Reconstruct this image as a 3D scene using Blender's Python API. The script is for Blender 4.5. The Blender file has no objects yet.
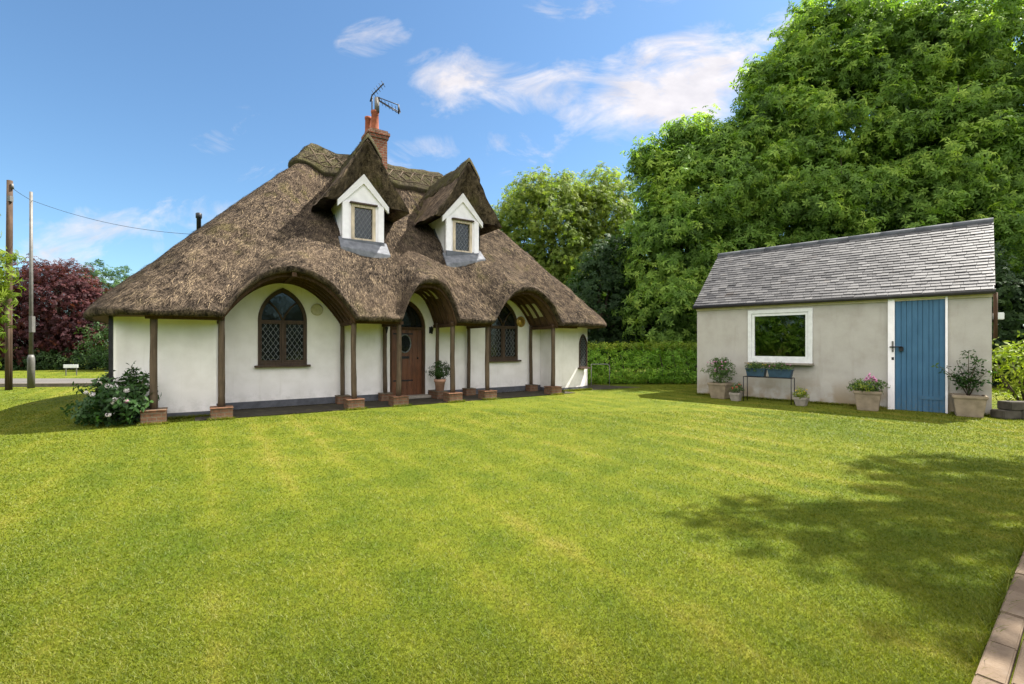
import bpy, bmesh, math, random
import numpy as np
from mathutils import Vector, Matrix
random.seed(7); RNG = np.random.default_rng(11)
S = bpy.context.scene; COL = S.collection
PI = math.pi; R = math.radians

# ------------------------------------------------------------------ scene objects
def tag(o, label=None, cat=None, group=None, kind=None):
    if label: o['label'] = label
    if cat: o['category'] = cat
    if group: o['group'] = group
    if kind: o['kind'] = kind
    return o
def empty(name, loc, rz=0.0):
    o = bpy.data.objects.new(name, None); COL.objects.link(o)
    o.empty_display_size = .2
    o.location = loc; o.rotation_euler = (0, 0, rz); return o
def link(name, me, mat, parent=None, loc=(0, 0, 0), rz=0.0):
    o = bpy.data.objects.new(name, me); COL.objects.link(o)
    for m in (mat if isinstance(mat, (list, tuple)) else [mat]): me.materials.append(m)
    o.parent = parent; o.location = loc; o.rotation_euler = (0, 0, rz); return o
def copy_tree(o, parent=None):
    c = o.copy(); COL.objects.link(c); c.parent = parent
    for ch in list(o.children): copy_tree(ch, c)
    return c

# ------------------------------------------------------------------ mesh collector
class MB:
    def __init__(s): s.v = []; s.f = []; s.m = []; s.sm = []; s.n = 0; s.t = []
    def add(s, V, F, mi=0, smooth=False, tint=None):
        b = s.n; V = [tuple(p) for p in V]; s.v += V; s.n += len(V)
        s.f += [tuple(i + b for i in f) for f in F]; s.m += [mi] * len(F); s.sm += [smooth] * len(F)
        s.t += [random.random() if tint is None else tint] * len(V); return s
    def box(s, c, d, rz=0, mi=0, taper=1.0, M=None, tint=None):
        V = []
        for z in (-.5, .5):
            k = 1.0 if z > 0 else taper
            for x, y in ((-.5, -.5), (.5, -.5), (.5, .5), (-.5, .5)):
                p = Vector((x * d[0] * k, y * d[1] * k, z * d[2]))
                if M: p = M @ p
                elif rz: p = Matrix.Rotation(rz, 3, 'Z') @ p
                V.append(p + Vector(c))
        return s.add(V, [(3, 2, 1, 0), (4, 5, 6, 7), (0, 1, 5, 4), (1, 2, 6, 5), (2, 3, 7, 6), (3, 0, 4, 7)], mi, tint=tint)
    def tube(s, P, r, n=8, mi=0, cap=True, smooth=True, jit=0, tint=None):
        P = [Vector(p) for p in P]; r = r if isinstance(r, (list, tuple)) else [r] * len(P)
        V = []; up = Vector((0, 0, 1)); last = None
        for i, p in enumerate(P):
            d = (P[min(i + 1, len(P) - 1)] - P[max(i - 1, 0)]).normalized()
            a = last - d * last.dot(d) if last else (up.cross(d) if abs(d.z) < .95 else Vector((1, 0, 0)).cross(d))
            a.normalize(); last = a; b = d.cross(a)
            for k in range(n):
                t = 2 * PI * k / n; q = r[i] * (1 + random.uniform(-jit, jit))
                V.append(p + (a * math.cos(t) + b * math.sin(t)) * q)
        F = [(i * n + k, i * n + (k + 1) % n, (i + 1) * n + (k + 1) % n, (i + 1) * n + k) for i in range(len(P) - 1) for k in range(n)]
        if cap: F += [tuple(range(n - 1, -1, -1)), tuple(range((len(P) - 1) * n, len(P) * n))]
        return s.add(V, F, mi, smooth, tint)
    def lathe(s, prof, c=(0, 0, 0), n=20, mi=0, axis='Z', sq=False):
        V = []
        for r, z in prof:
            for k in range(n):
                t = 2 * PI * k / n + (PI / 4 if n == 4 else 0)
                x, y = r * math.cos(t), r * math.sin(t)
                p = (x, y, z) if axis == 'Z' else (x, -z, y)
                V.append(Vector(p) + Vector(c))
        m = len(prof)
        F = [(i * n + k, i * n + (k + 1) % n, (i + 1) * n + (k + 1) % n, (i + 1) * n + k) for i in range(m - 1) for k in range(n)]
        F += [tuple(range(n - 1, -1, -1)), tuple(range((m - 1) * n, m * n))]
        return s.add(V, F, mi, n > 4)
    def ball(s, c, r, n=10, mi=0):
        V = []; F = []
        m = max(4, n // 2)
        for i in range(m + 1):
            a = -PI / 2 + PI * i / m
            for k in range(n):
                t = 2 * PI * k / n
                V.append((c[0] + r[0] * math.cos(a) * math.cos(t), c[1] + r[1] * math.cos(a) * math.sin(t), c[2] + r[2] * math.sin(a)))
        F = [(i * n + k, i * n + (k + 1) % n, (i + 1) * n + (k + 1) % n, (i + 1) * n + k) for i in range(m) for k in range(n)]
        return s.add(V, F, mi, True)
    def mesh(s, name='m', bevel=0):
        me = bpy.data.meshes.new(name); me.from_pydata(s.v, [], s.f)
        me.polygons.foreach_set('material_index', s.m); me.polygons.foreach_set('use_smooth', s.sm)
        a = me.attributes.new('tint', 'FLOAT', 'POINT'); a.data.foreach_set('value', s.t)
        if bevel:
            bm = bmesh.new(); bm.from_mesh(me)
            bmesh.ops.bevel(bm, geom=list(bm.edges), offset=bevel, segments=2, affect='EDGES', clamp_overlap=True)
            bm.to_mesh(me); bm.free()
        me.update(); return me
    def build(s, name, mat, parent=None, loc=(0, 0, 0), rz=0, bevel=0):
        return link(name, s.mesh(name, bevel), mat, parent, loc, rz)

def np_mesh(name, V, F, tint=None, smooth=False, mi=None):
    """V (N,3), F (M,k) arrays"""
    V = np.asarray(V, np.float32); F = np.asarray(F, np.int32); k = F.shape[1]
    me = bpy.data.meshes.new(name)
    me.vertices.add(len(V)); me.vertices.foreach_set('co', V.ravel())
    me.loops.add(F.size); me.loops.foreach_set('vertex_index', F.ravel())
    me.polygons.add(len(F)); me.polygons.foreach_set('loop_start', np.arange(0, F.size, k, dtype=np.int32))
    if smooth is not False:
        me.polygons.foreach_set('use_smooth', np.full(len(F), True) if smooth is True else smooth)
    if mi is not None: me.polygons.foreach_set('material_index', np.asarray(mi, np.int32))
    if tint is not None:
        a = me.attributes.new('tint', 'FLOAT', 'POINT'); a.data.foreach_set('value', np.asarray(tint, np.float32))
    me.update(calc_edges=True); return me

def shape2d(outers, depth, name='s'):
    """filled outlines (first = outside, others = holes), extruded; local x,y -> x,z ; front at y=0, back at y=depth"""
    cu = bpy.data.curves.new(name, 'CURVE'); cu.dimensions = '2D'; cu.fill_mode = 'BOTH'; cu.extrude = depth / 2
    for pts in outers:
        sp = cu.splines.new('POLY'); sp.points.add(len(pts) - 1); sp.use_cyclic_u = True
        for p, q in zip(sp.points, pts): p.co = (q[0], q[1], 0, 1)
    o = bpy.data.objects.new(name, cu); COL.objects.link(o)
    bpy.context.view_layer.update()
    me = bpy.data.meshes.new_from_object(o.evaluated_get(bpy.context.evaluated_depsgraph_get()))
    bpy.data.objects.remove(o); bpy.data.curves.remove(cu)
    me.transform(Matrix(((1, 0, 0, 0), (0, 0, -1, depth / 2), (0, 1, 0, 0), (0, 0, 0, 1))))
    me.materials.clear(); return me

# ------------------------------------------------------------------ materials
class N:
    def __init__(s, nt): s.nt = nt; s.L = nt.links
    def node(s, typ, **k):
        n = s.nt.nodes.new(typ)
        for a, b in k.items(): setattr(n, a, b)
        return n
    def put(s, sock, v):
        if isinstance(v, bpy.types.NodeSocket): s.L.new(v, sock)
        elif v is not None: sock.default_value = v
    def math(s, op, a, b=None, c=None, clamp=False):
        n = s.node('ShaderNodeMath', operation=op, use_clamp=clamp)
        for i, x in enumerate((a, b, c)):
            if x is not None: s.put(n.inputs[i], x)
        return n.outputs[0]
    def noise(s, vec, scale, detail=4, rough=.55, dist=0):
        n = s.node('ShaderNodeTexNoise'); s.put(n.inputs['Vector'], vec)
        n.inputs['Scale'].default_value = scale; n.inputs['Detail'].default_value = detail
        n.inputs['Roughness'].default_value = rough; n.inputs['Distortion'].default_value = dist
        return n.outputs['Fac']
    def ramp(s, fac, stops):
        n = s.node('ShaderNodeValToRGB'); el = n.color_ramp.elements
        while len(el) < len(stops): el.new(.5)
        for e, (p, c) in zip(el, stops): e.position = p; e.color = (*c, 1) if len(c) == 3 else c
        s.put(n.inputs[0], fac); return n.outputs[0]
    def mix(s, f, a, b, blend='MIX'):
        n = s.node('ShaderNodeMix', data_type='RGBA', blend_type=blend)
        s.put(n.inputs[0], f)
        s.put(n.inputs[6], (*a, 1) if isinstance(a, tuple) and len(a) == 3 else a)
        s.put(n.inputs[7], (*b, 1) if isinstance(b, tuple) and len(b) == 3 else b)
        return n.outputs[2]
    def mapr(s, v, a, b, c=0., d=1.):
        n = s.node('ShaderNodeMapRange'); s.put(n.inputs[0], v)
        for i, x in enumerate((a, b, c, d)): n.inputs[i + 1].default_value = x
        return n.outputs[0]
    def coord(s, kind='Object', scale=None, rz=0):
        t = s.node('ShaderNodeTexCoord').outputs[kind]
        if scale or rz:
            m = s.node('ShaderNodeMapping'); s.L.new(t, m.inputs[0])
            if scale: m.inputs['Scale'].default_value = scale
            m.inputs['Rotation'].default_value = (0, 0, rz); t = m.outputs[0]
        return t
    def pos(s): return s.node('ShaderNodeNewGeometry').outputs['Position']
    def attr(s, n='tint'): return s.node('ShaderNodeAttribute', attribute_name=n).outputs['Fac']
    def bump(s, h, strength=.3, dist=.02):
        n = s.node('ShaderNodeBump'); n.inputs['Strength'].default_value = strength; n.inputs['Distance'].default_value = dist
        s.put(n.inputs['Height'], h); return n.outputs[0]

def mat(name, fn, rough=.8, spec=.3, metal=0):
    m = bpy.data.materials.new(name); m.use_nodes = True; nt = m.node_tree
    b = nt.nodes['Principled BSDF']; b.inputs['Roughness'].default_value = rough
    b.inputs['Specular IOR Level'].default_value = spec; b.inputs['Metallic'].default_value = metal
    n = N(nt); r = fn(n)
    col, nor = r if isinstance(r, tuple) and len(r) == 2 else (r, None)
    n.put(b.inputs['Base Color'], (*col, 1) if isinstance(col, tuple) else col)
    if nor is not None: n.put(b.inputs['Normal'], nor)
    return m
def simple(name, c, var=.25, scale=12, rough=.7, spec=.3, metal=0, bump=.15, stretch=None):
    def f(n):
        v = n.coord('Object', stretch)
        x = n.noise(v, scale, 5)
        lo = tuple(k * (1 - var) for k in c); hi = tuple(min(1, k * (1 + var)) for k in c)
        return n.ramp(x, [(.3, lo), (.7, hi)]), n.bump(x, bump, .01)
    return mat(name, f, rough, spec, metal)

def leafmat(name, dark, mid, light, trans=.35, rough=.5, pale=None):
    m = bpy.data.materials.new(name); m.use_nodes = True; nt = m.node_tree; n = N(nt)
    b = nt.nodes['Principled BSDF']; out = nt.nodes['Material Output']
    t = n.attr(); p = n.noise(n.pos(), .55, 2)
    f = n.math('ADD', n.math('MULTIPLY', t, .65), n.math('MULTIPLY', n.math('SUBTRACT', p, .5), 1.0)); f = n.math('ADD', f, .17)
    st = [(.1, dark), (.5, mid), (.9, light)]
    if pale: st.append((1.0, pale))
    c = n.ramp(f, st)
    n.put(b.inputs['Base Color'], c); b.inputs['Roughness'].default_value = rough + .12; b.inputs['Specular IOR Level'].default_value = .18
    tr = n.node('ShaderNodeBsdfTranslucent'); n.put(tr.inputs[0], n.mix(1.0, c, (1.25, 1.35, .5), 'MULTIPLY'))
    mx = n.node('ShaderNodeMixShader'); mx.inputs[0].default_value = trans
    nt.links.new(b.outputs[0], mx.inputs[1]); nt.links.new(tr.outputs[0], mx.inputs[2]); nt.links.new(mx.outputs[0], out.inputs[0])
    return m

M = {}
M['chestnut'] = leafmat('chestnut_leaf', (0.0379, 0.0783, 0.0173), (0.1497, 0.2584, 0.0450), (0.3590, 0.4781, 0.0816), 0.45)
M['maple'] = leafmat('maple_leaf', (0.0695, 0.1156, 0.0238), (0.1480, 0.2022, 0.0372), (0.2611, 0.2961, 0.0541), 0.48)
M['dark_leaf'] = leafmat('dark_leaf', (0.0106, 0.0264, 0.0093), (0.0220, 0.0484, 0.0131), (0.0440, 0.0792, 0.0187), 0.3)
M['beech'] = leafmat('copper_leaf', (0.0209, 0.0075, 0.0099), (0.0543, 0.0150, 0.0178), (0.1097, 0.0337, 0.0297), 0.35)
M['hedge'] = leafmat('hedge_leaf', (0.0816, 0.1823, 0.0234), (0.1747, 0.3282, 0.0353), (0.3493, 0.4860, 0.0589), 0.4)
M['hedge_y'] = leafmat('golden_leaf', (0.0690, 0.1150, 0.0138), (0.1610, 0.2185, 0.0230), (0.2760, 0.3105, 0.0345), .35)
M['conifer'] = leafmat('conifer_leaf', (0.0502, 0.0921, 0.0074), (0.1172, 0.1674, 0.0134), (0.2009, 0.2427, 0.0223), 0.35)
M['shrub'] = leafmat('shrub_leaf', (0.0134, 0.0405, 0.0102), (0.0335, 0.0765, 0.0183), (0.0717, 0.1260, 0.0304), .25, .38)
M['box'] = leafmat('box_leaf', (.012, .035, .010), (.028, .062, .016), (.055, .10, .025), .2)
M['potleaf'] = leafmat('pot_leaf', (.03, .06, .02), (.06, .11, .03), (.11, .17, .04), .3)
M['petal_white'] = simple('petal_white', (.72, .66, .66), .12, 30)
M['petal_pink'] = simple('petal_pink', (.55, .22, .38), .2, 30)
M['petal_red'] = simple('petal_red', (.42, .10, .06), .3, 30)
M['petal_yellow'] = simple('petal_yellow', (.55, .40, .06), .3, 30)
M['bark'] = simple('bark', (.075, .058, .042), .5, 9, .95, .1, 0, .8, (1, 1, .25))

def lawncol(n, t=None):
    p = n.pos()
    a = n.noise(p, .45, 3); b = n.noise(p, 2.6, 4); c = n.noise(p, 13., 3)
    f = n.math('ADD', n.math('MULTIPLY', n.math('SUBTRACT', a, .5), .34), n.math('MULTIPLY', n.math('SUBTRACT', b, .5), .26)); f = n.math('ADD', f, n.math('MULTIPLY', n.math('SUBTRACT', c, .5), .12)); f = n.math('ADD', f, .49)
    if t is not None: f = n.math('ADD', n.math('MULTIPLY', f, .81), n.math('MULTIPLY', t, .19))
    # mowing lines
    m = n.node('ShaderNodeMapping'); n.L.new(p, m.inputs[0]); m.inputs['Rotation'].default_value = (0, 0, R(-33))
    sx = n.node('ShaderNodeSeparateXYZ'); n.L.new(m.outputs[0], sx.inputs[0])
    ph = n.math('ADD', n.math('MULTIPLY', sx.outputs[0], 9.6), n.math('MULTIPLY', a, 2.2))
    w = n.math('SINE', ph); w = n.math('MULTIPLY', n.math('ADD', w, n.math('MULTIPLY', n.math('POWER', n.math('ABSOLUTE', w), 8.0), .9)), .036)
    f = n.math('ADD', f, n.math('MULTIPLY', w, n.mapr(n.noise(p, .5, 2), .38, .58, .25, 1.0)))
    return f, b, c
def f_lawn(n):
    f, b, c = lawncol(n)
    col = n.ramp(f, [(0.32, (0.0351, 0.0605, 0.0028)), (0.43, (0.054, 0.0747, 0.0042)), (0.53, (0.0852, 0.0996, 0.0065)), (0.63, (0.1257, 0.1183, 0.0175)), (0.74, (0.197, 0.168, 0.0554))])
    return col, n.bump(n.noise(n.pos(), 60, 4), .6, .02)
M['lawn'] = mat('lawn_ground', f_lawn, .95, .1)
def grassmat():
    m = bpy.data.materials.new('grass_blade'); m.use_nodes = True; nt = m.node_tree; n = N(nt)
    b = nt.nodes['Principled BSDF']; out = nt.nodes['Material Output']
    f, _, _ = lawncol(n, n.attr())
    c = n.ramp(f, [(0.32, (0.0505, 0.0856, 0.004)), (0.43, (0.0779, 0.1059, 0.0059)), (0.53, (0.1228, 0.141, 0.0092)), (0.63, (0.1812, 0.1674, 0.0248)), (0.74, (0.284, 0.2379, 0.0782))])
    n.put(b.inputs['Base Color'], c); b.inputs['Roughness'].default_value = .55; b.inputs['Specular IOR Level'].default_value = .25
    tr = n.node('ShaderNodeBsdfTranslucent'); n.put(tr.inputs[0], n.mix(1.0, c, (1.2, 1.25, .6), 'MULTIPLY'))
    mx = n.node('ShaderNodeMixShader'); mx.inputs[0].default_value = .35
    nt.links.new(b.outputs[0], mx.inputs[1]); nt.links.new(tr.outputs[0], mx.inputs[2]); nt.links.new(mx.outputs[0], out.inputs[0])
    return m
M['grass'] = grassmat()

def f_wall(n):
    v = n.coord('Object'); x = n.noise(v, 3, 5); y = n.noise(v, 90, 3)
    sx = n.node('ShaderNodeSeparateXYZ'); n.L.new(v, sx.inputs[0])
    c = n.ramp(x, [(0.3, (0.7455, 0.7088, 0.6825)), (0.65, (0.8505, 0.8138, 0.798))])
    s = n.noise(n.coord('Object', (9, 9, .8)), 1.2, 5)
    st = n.math('MULTIPLY', n.mapr(s, .58, .75), .16)
    c = n.mix(st, c, (.42, .38, .30))
    base = n.math('MULTIPLY', n.mapr(sx.outputs[2], .50, .06), n.mapr(n.noise(v, 6, 5, .65), .42, .62)); base = n.math('MULTIPLY', base, .55, clamp=True)
    c = n.mix(base, c, (.40, .38, .33))
    return c, n.bump(n.math('ADD', x, n.math('MULTIPLY', y, .5)), .22, .012)
M['white'] = mat('white_render', f_wall, .9, .15)
def f_render(n):
    v = n.coord('Object'); x = n.noise(v, 2.2, 6, .62); y = n.noise(v, 120, 3)
    sx = n.node('ShaderNodeSeparateXYZ'); n.L.new(v, sx.inputs[0])
    c = n.ramp(x, [(.28, (.345, .322, .285)), (.5, (.40, .378, .342)), (.72, (.435, .415, .38))])
    st = n.mapr(n.noise(n.coord('Object', (6, 6, .7)), 1.1, 5), .55, .8)
    c = n.mix(n.math('MULTIPLY', st, .38), c, (.25, .225, .185))
    base = n.math('MULTIPLY', n.mapr(sx.outputs[2], .62, .02), n.mapr(n.noise(v, 2.6, 5), .40, .56)); base = n.math('MULTIPLY', base, .85, clamp=True)
    c = n.mix(base, c, (.24, .175, .095))
    c = n.mix(n.math('MULTIPLY', n.mapr(n.noise(v, 45, 4, .7), .56, .70), .22), c, (.20, .18, .15))
    return c, n.bump(n.math('ADD', x, n.math('MULTIPLY', y, .9)), .55, .012)
M['render'] = mat('grey_roughcast', f_render, .95, .1)
M['band'] = simple('plinth_band_paint', (.085, .088, .10), .3, 8)
M['wpaint'] = simple('white_gloss_paint', (.82, .79, .81), .08, 6, .4, .4, 0, .08)
M['upvc'] = simple('white_frame', (.62, .63, .62), .1, 9, .45, .4, 0, .05)

def f_thatch(n):
    v = n.coord('Object'); t = n.attr()
    a = n.noise(v, .8, 4, .6); b = n.noise(v, 7, 5, .65); c = n.noise(n.coord('Object', (20, 20, 11)), 1.0, 4, .7); d = n.noise(v, 38, 3, .75)
    f = n.math('ADD', n.math('MULTIPLY', b, .35), n.math('MULTIPLY', c, .30)); f = n.math('ADD', f, n.math('MULTIPLY', d, .35))
    f = n.math('ADD', n.math('MULTIPLY', n.math('SUBTRACT', f, .5), 1.9), n.math('MULTIPLY', t, .50)); f = n.math('ADD', f, .27)
    f = n.math('ADD', f, n.math('MULTIPLY', n.math('SUBTRACT', n.noise(v, 2.3, 4, .6), .5), .45))
    col = n.ramp(f, [(0.26, (0.0133, 0.0104, 0.0083)), (0.4, (0.0431, 0.0328, 0.0242)), (0.52, (0.0882, 0.0666, 0.0483)), (0.66, (0.1535, 0.1143, 0.0789)), (0.9, (0.3166, 0.239, 0.1486))])
    col = n.mix(n.math('MULTIPLY', n.mapr(a, .5, .72), .45), col, (.125, .088, .06))
    # moss, denser high on the roof
    sx = n.node('ShaderNodeSeparateXYZ'); n.L.new(n.pos(), sx.inputs[0])
    ms = n.math('MULTIPLY', n.mapr(n.noise(v, 1.7, 5, .65), .56, .70), n.mapr(sx.outputs[2], 2.2, 6.3, .25, .9), clamp=True)
    ms = n.math('MULTIPLY', ms, n.mapr(d, .35, .6))
    col = n.mix(n.math('MULTIPLY', ms, .8), col, (.13, .125, .018))
    return col, n.bump(n.math('ADD', n.math('ADD', c, d), b), .9, .05)
M['thatch'] = mat('thatch', f_thatch, .95, .08)
def f_moss(n):
    v = n.coord('Object'); t = n.attr(); d = n.noise(v, 40, 3, .7); b = n.noise(v, 3.2, 5, .65)
    f = n.math('ADD', n.math('MULTIPLY', d, .55), n.math('MULTIPLY', t, .45))
    col = n.ramp(f, [(0.22, (0.0186, 0.0161, 0.0112)), (0.42, (0.0589, 0.0496, 0.0322)), (0.6, (0.1023, 0.0837, 0.0558)), (0.8, (0.1674, 0.1364, 0.093))])
    ms = n.math('MULTIPLY', n.mapr(b, .42, .60), n.mapr(d, .3, .55))
    return n.mix(n.math('MULTIPLY', ms, .55), col, (.085, .085, .020)), n.bump(n.math('ADD', d, b), .9, .05)
M['moss_thatch'] = mat('mossy_thatch', f_moss, .95, .08)
def f_wood(c, sc=1.0):
    def f(n):
        v = n.coord('Object', (14 * sc, 14 * sc, 1.4 * sc)); x = n.noise(v, 1.6, 6, .65, .4); y = n.noise(n.coord('Object'), 5, 4)
        col = n.ramp(n.math('ADD', n.math('MULTIPLY', x, .7), n.math('MULTIPLY', y, .3)), [(.3, tuple(k * .45 for k in c)), (.5, c), (.72, tuple(k * 1.7 for k in c))])
        return col, n.bump(x, .5, .02)
    return f
M['post'] = mat('weathered_post', f_wood((.098, .070, .047)), .85, .2)
M['timber'] = mat('dark_timber', f_wood((.065, .036, .020)), .8, .2)
M['soffit'] = mat('soffit_boards', f_wood((.115, .066, .040), .6), .85, .2)
M['oak'] = mat('varnished_oak', f_wood((.118, .044, .019)), .42, .4)
M['frame'] = mat('brown_window_frame', f_wood((.060, .038, .025)), .65, .3)
M['oakpale'] = mat('pale_oak_frame', f_wood((.52, .43, .32)), .75, .2)
M['polewood'] = mat('pole_wood', f_wood((.060, .038, .024), .5), .85, .2)
def f_brick(a, b, mo, sc, rough=.9, w=.5, h=.25, ms=.03):
    def f(n):
        # project by normal: use local x+y as the run, z as the height
        v = n.coord('Object'); sx = n.node('ShaderNodeSeparateXYZ'); n.L.new(v, sx.inputs[0])
        cb = n.node('ShaderNodeCombineXYZ'); n.L.new(n.math('ADD', sx.outputs[0], sx.outputs[1]), cb.inputs[0]); n.L.new(sx.outputs[2], cb.inputs[1])
        t = n.node('ShaderNodeTexBrick'); n.L.new(cb.outputs[0], t.inputs[0])
        t.inputs['Color1'].default_value = (*a, 1); t.inputs['Color2'].default_value = (*b, 1); t.inputs['Mortar'].default_value = (*mo, 1)
        t.inputs['Scale'].default_value = sc; t.inputs['Mortar Size'].default_value = ms
        t.inputs['Brick Width'].default_value = w; t.inputs['Row Height'].default_value = h
        x = n.noise(v, 14, 5)
        col = n.mix(.5, t.outputs[0], n.ramp(x, [(.3, (.35, .35, .3)), (.7, (1.3, 1.25, 1.2))]), 'MULTIPLY')
        ms_ = n.mapr(n.noise(v, 5, 4), .55, .72)
        return n.mix(n.math('MULTIPLY', ms_, .45), col, (.12, .11, .055)), n.bump(n.math('SUBTRACT', x, t.outputs['Fac']), .5, .01)
    return f
M['brick'] = mat('orange_brick', f_brick((.20, .10, .06), (.14, .075, .048), (.15, .125, .09), 4.0), .9, .15)
M['chimbrick'] = mat('chimney_brick', f_brick((.22, .08, .045), (.16, .058, .038), (.20, .165, .13), 3.6), .9, .15)
M['terracotta'] = simple('terracotta', (.20, .062, .03), .3, 14, .85, .2)
M['pinkpot'] = simple('pink_terracotta', (.46, .26, .18), .2, 10, .85, .2)
M['stonepot'] = simple('stone_planter', (.235, .19, .135), .22, 8, .9, .15, 0, .3)
M['greypot'] = simple('grey_stone_pot', (.25, .225, .19), .2, 12, .9, .15)
M['soil'] = simple('soil', (.035, .026, .018), .5, 30, 1, .1, 0, .8)
M['lead'] = simple('lead_sheet', (.15, .155, .17), .3, 9, .85, .15, 0)
M['darklead'] = simple('dark_lead', (.10, .105, .12), .25, 9, .55, .4, .2)
M['came'] = simple('lead_came', (.17, .18, .18), .2, 20, .5, .4, .3)
def f_glass(n): return (.012, .014, .015)
M['glass'] = mat('dark_glass', f_glass, .04, .5)
M['glass'].node_tree.nodes['Principled BSDF'].inputs['IOR'].default_value = 1.52
def wobbleglass():
    m = M['glass']; n = N(m.node_tree); b = m.node_tree.nodes['Principled BSDF']
    n.put(b.inputs['Normal'], n.bump(n.noise(n.coord('Object'), 9, 2), .06, .02))
wobbleglass()
def f_slate(n):
    t = n.attr(); v = n.coord('Object'); x = n.noise(v, 22, 5, .65)
    f = n.math('ADD', n.math('MULTIPLY', t, .55), n.math('MULTIPLY', x, .45))
    c = n.ramp(f, [(0.2, (0.0265, 0.0257, 0.0269)), (0.45, (0.0643, 0.0618, 0.063)), (0.75, (0.1054, 0.1013, 0.1)), (0.95, (0.1464, 0.1392, 0.1321))])
    l = n.mapr(n.noise(v, 3.3, 5, .7), .60, .74)
    return n.mix(n.math('MULTIPLY', l, .5), c, (.115, .09, .07)), n.bump(x, .35, .006)
M['slate'] = mat('roof_slate', f_slate, .62, .35)
M['ridge'] = simple('ridge_tile', (.085, .09, .10), .25, 8, .85, .15)
M['gutter'] = simple('black_gutter', (.022, .020, .020), .3, 10, .5, .4)
M['fascia'] = simple('cream_fascia', (.50, .43, .29), .15, 8, .6, .3)
def f_blue(n):
    v = n.coord('Object'); x = n.noise(n.coord('Object', (10, 10, 1)), 2, 5); y = n.noise(v, 3, 4)
    sx = n.node('ShaderNodeSeparateXYZ'); n.L.new(v, sx.inputs[0])
    c = n.ramp(n.math('ADD', n.math('MULTIPLY', x, .5), n.math('MULTIPLY', y, .5)), [(.3, (.024, .088, .165)), (.7, (.047, .135, .232))])
    wear = n.math('MULTIPLY', n.mapr(sx.outputs[2], .5, .0), n.mapr(n.noise(v, 26, 5, .7), .48, .62), clamp=True)
    return n.mix(n.math('MULTIPLY', wear, .6), c, (.12, .13, .12)), n.bump(x, .2, .01)
M['blue'] = mat('blue_door_paint', f_blue, .5, .35)
M['trough'] = simple('dark_blue_trough', (.022, .052, .085), .2, 8, .55, .3)
M['iron'] = simple('black_iron', (.02, .02, .022), .3, 20, .5, .4, .5)
M['steel'] = simple('galvanised_steel', (.115, .11, .10), .2, 10, .55, .4, .3)
M['brass'] = simple('brass', (.46, .30, .085), .25, 15, .4, .5, .7)
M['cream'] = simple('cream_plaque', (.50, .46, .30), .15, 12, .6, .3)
M['paleiron'] = simple('pale_metal', (.22, .22, .19), .2, 15, .5, .4)
def f_road(n):
    x = n.noise(n.pos(), 30, 4); y = n.noise(n.pos(), .6, 4)
    return n.ramp(n.math('ADD', n.math('MULTIPLY', x, .4), n.math('MULTIPLY', y, .6)), [(.3, (.065, .06, .055)), (.7, (.11, .10, .09))]), n.bump(x, .3, .01)
M['road'] = mat('asphalt', f_road, .9, .2)
M['kerb'] = simple('kerb_stone', (.13, .11, .09), .3, 6, .9, .2)
M['paving'] = mat('paving', f_brick((.11, .092, .075), (.08, .068, .056), (.045, .04, .03), 1.6), .9, .15)
def f_slab(n):
    t = n.attr(); v = n.pos(); x = n.noise(v, 5, 6, .65); y = n.noise(v, 70, 3, .7)
    f = n.math('ADD', n.math('MULTIPLY', x, .55), n.math('MULTIPLY', t, .2)); f = n.math('ADD', f, n.math('MULTIPLY', y, .25))
    c = n.ramp(f, [(0.3, (0.0672, 0.0471, 0.0303)), (0.5, (0.1177, 0.084, 0.0558)), (0.7, (0.1614, 0.121, 0.084))])
    return n.mix(n.math('MULTIPLY', n.mapr(n.noise(v, 12, 5), .58, .72), .5), c, (.13, .10, .075)), n.bump(n.math('ADD', x, y), .3, .008)
M['slab'] = mat('sandstone_paver', f_slab, .9, .2)
M['stone'] = simple('grey_stone_wall', (.065, .058, .048), .4, 6, .95, .15, 0, .6)

# ------------------------------------------------------------------ foliage
def norm(a): return a / np.maximum(np.linalg.norm(a, axis=-1, keepdims=True), 1e-9)
def sprays(C, Nn, size, kind='palmate', jitter=.5):
    """C centres, Nn facing directions, size per spray -> verts, quads, tint"""
    n = len(C); Nn = norm(Nn + RNG.normal(0, jitter, (n, 3)))
    a = norm(np.cross(Nn, RNG.normal(0, 1, (n, 3)))); b = np.cross(Nn, a)
    T = []
    if kind == 'palmate':
        K = 6
        for k in range(K):
            t = 2 * PI * k / K; T.append((math.cos(t), math.sin(t), 1.0, .36, -.30))
    elif kind == 'maple':
        for k in range(5):
            t = 2 * PI * k / 5 + .3; T.append((math.cos(t), math.sin(t), .8, .5, -.18))
    elif kind == 'needle':
        for k in range(5):
            t = -1.0 + .5 * k; T.append((math.cos(t), math.sin(t), 1.2, .2, -.35))
    elif kind == 'leaf':
        T.append((1, 0, 1.2, .55, -.2))
    elif kind == 'pair':
        T.append((1, 0, 1.1, .45, -.2)); T.append((-.5, .86, 1.0, .45, -.1)); T.append((-.5, -.86, 1.0, .45, -.25))
    V = []
    for (ct, st, ln, w, dr) in T:
        ln = ln * RNG.uniform(.75, 1.2, (n, 1)) * size[:, None]; d = a * ct + b * st; e = -a * st + b * ct
        dd = dr * RNG.uniform(.4, 1.8, (n, 1))
        base = C + d * ln * .04
        mid = C + d * ln * .52 + Nn * ln * dd * .15
        tip = C + d * ln + Nn * ln * dd
        V.append(np.stack([base, mid - e * ln * w * .5, tip, mid + e * ln * w * .5], 1))
    V = np.stack(V, 1).reshape(-1, 3); nf = n * len(T)
    F = np.arange(nf * 4).reshape(-1, 4)
    tint = np.repeat(np.clip(RNG.normal(.5, .2, n), 0, 1), len(T) * 4)
    return V, F, tint
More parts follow.
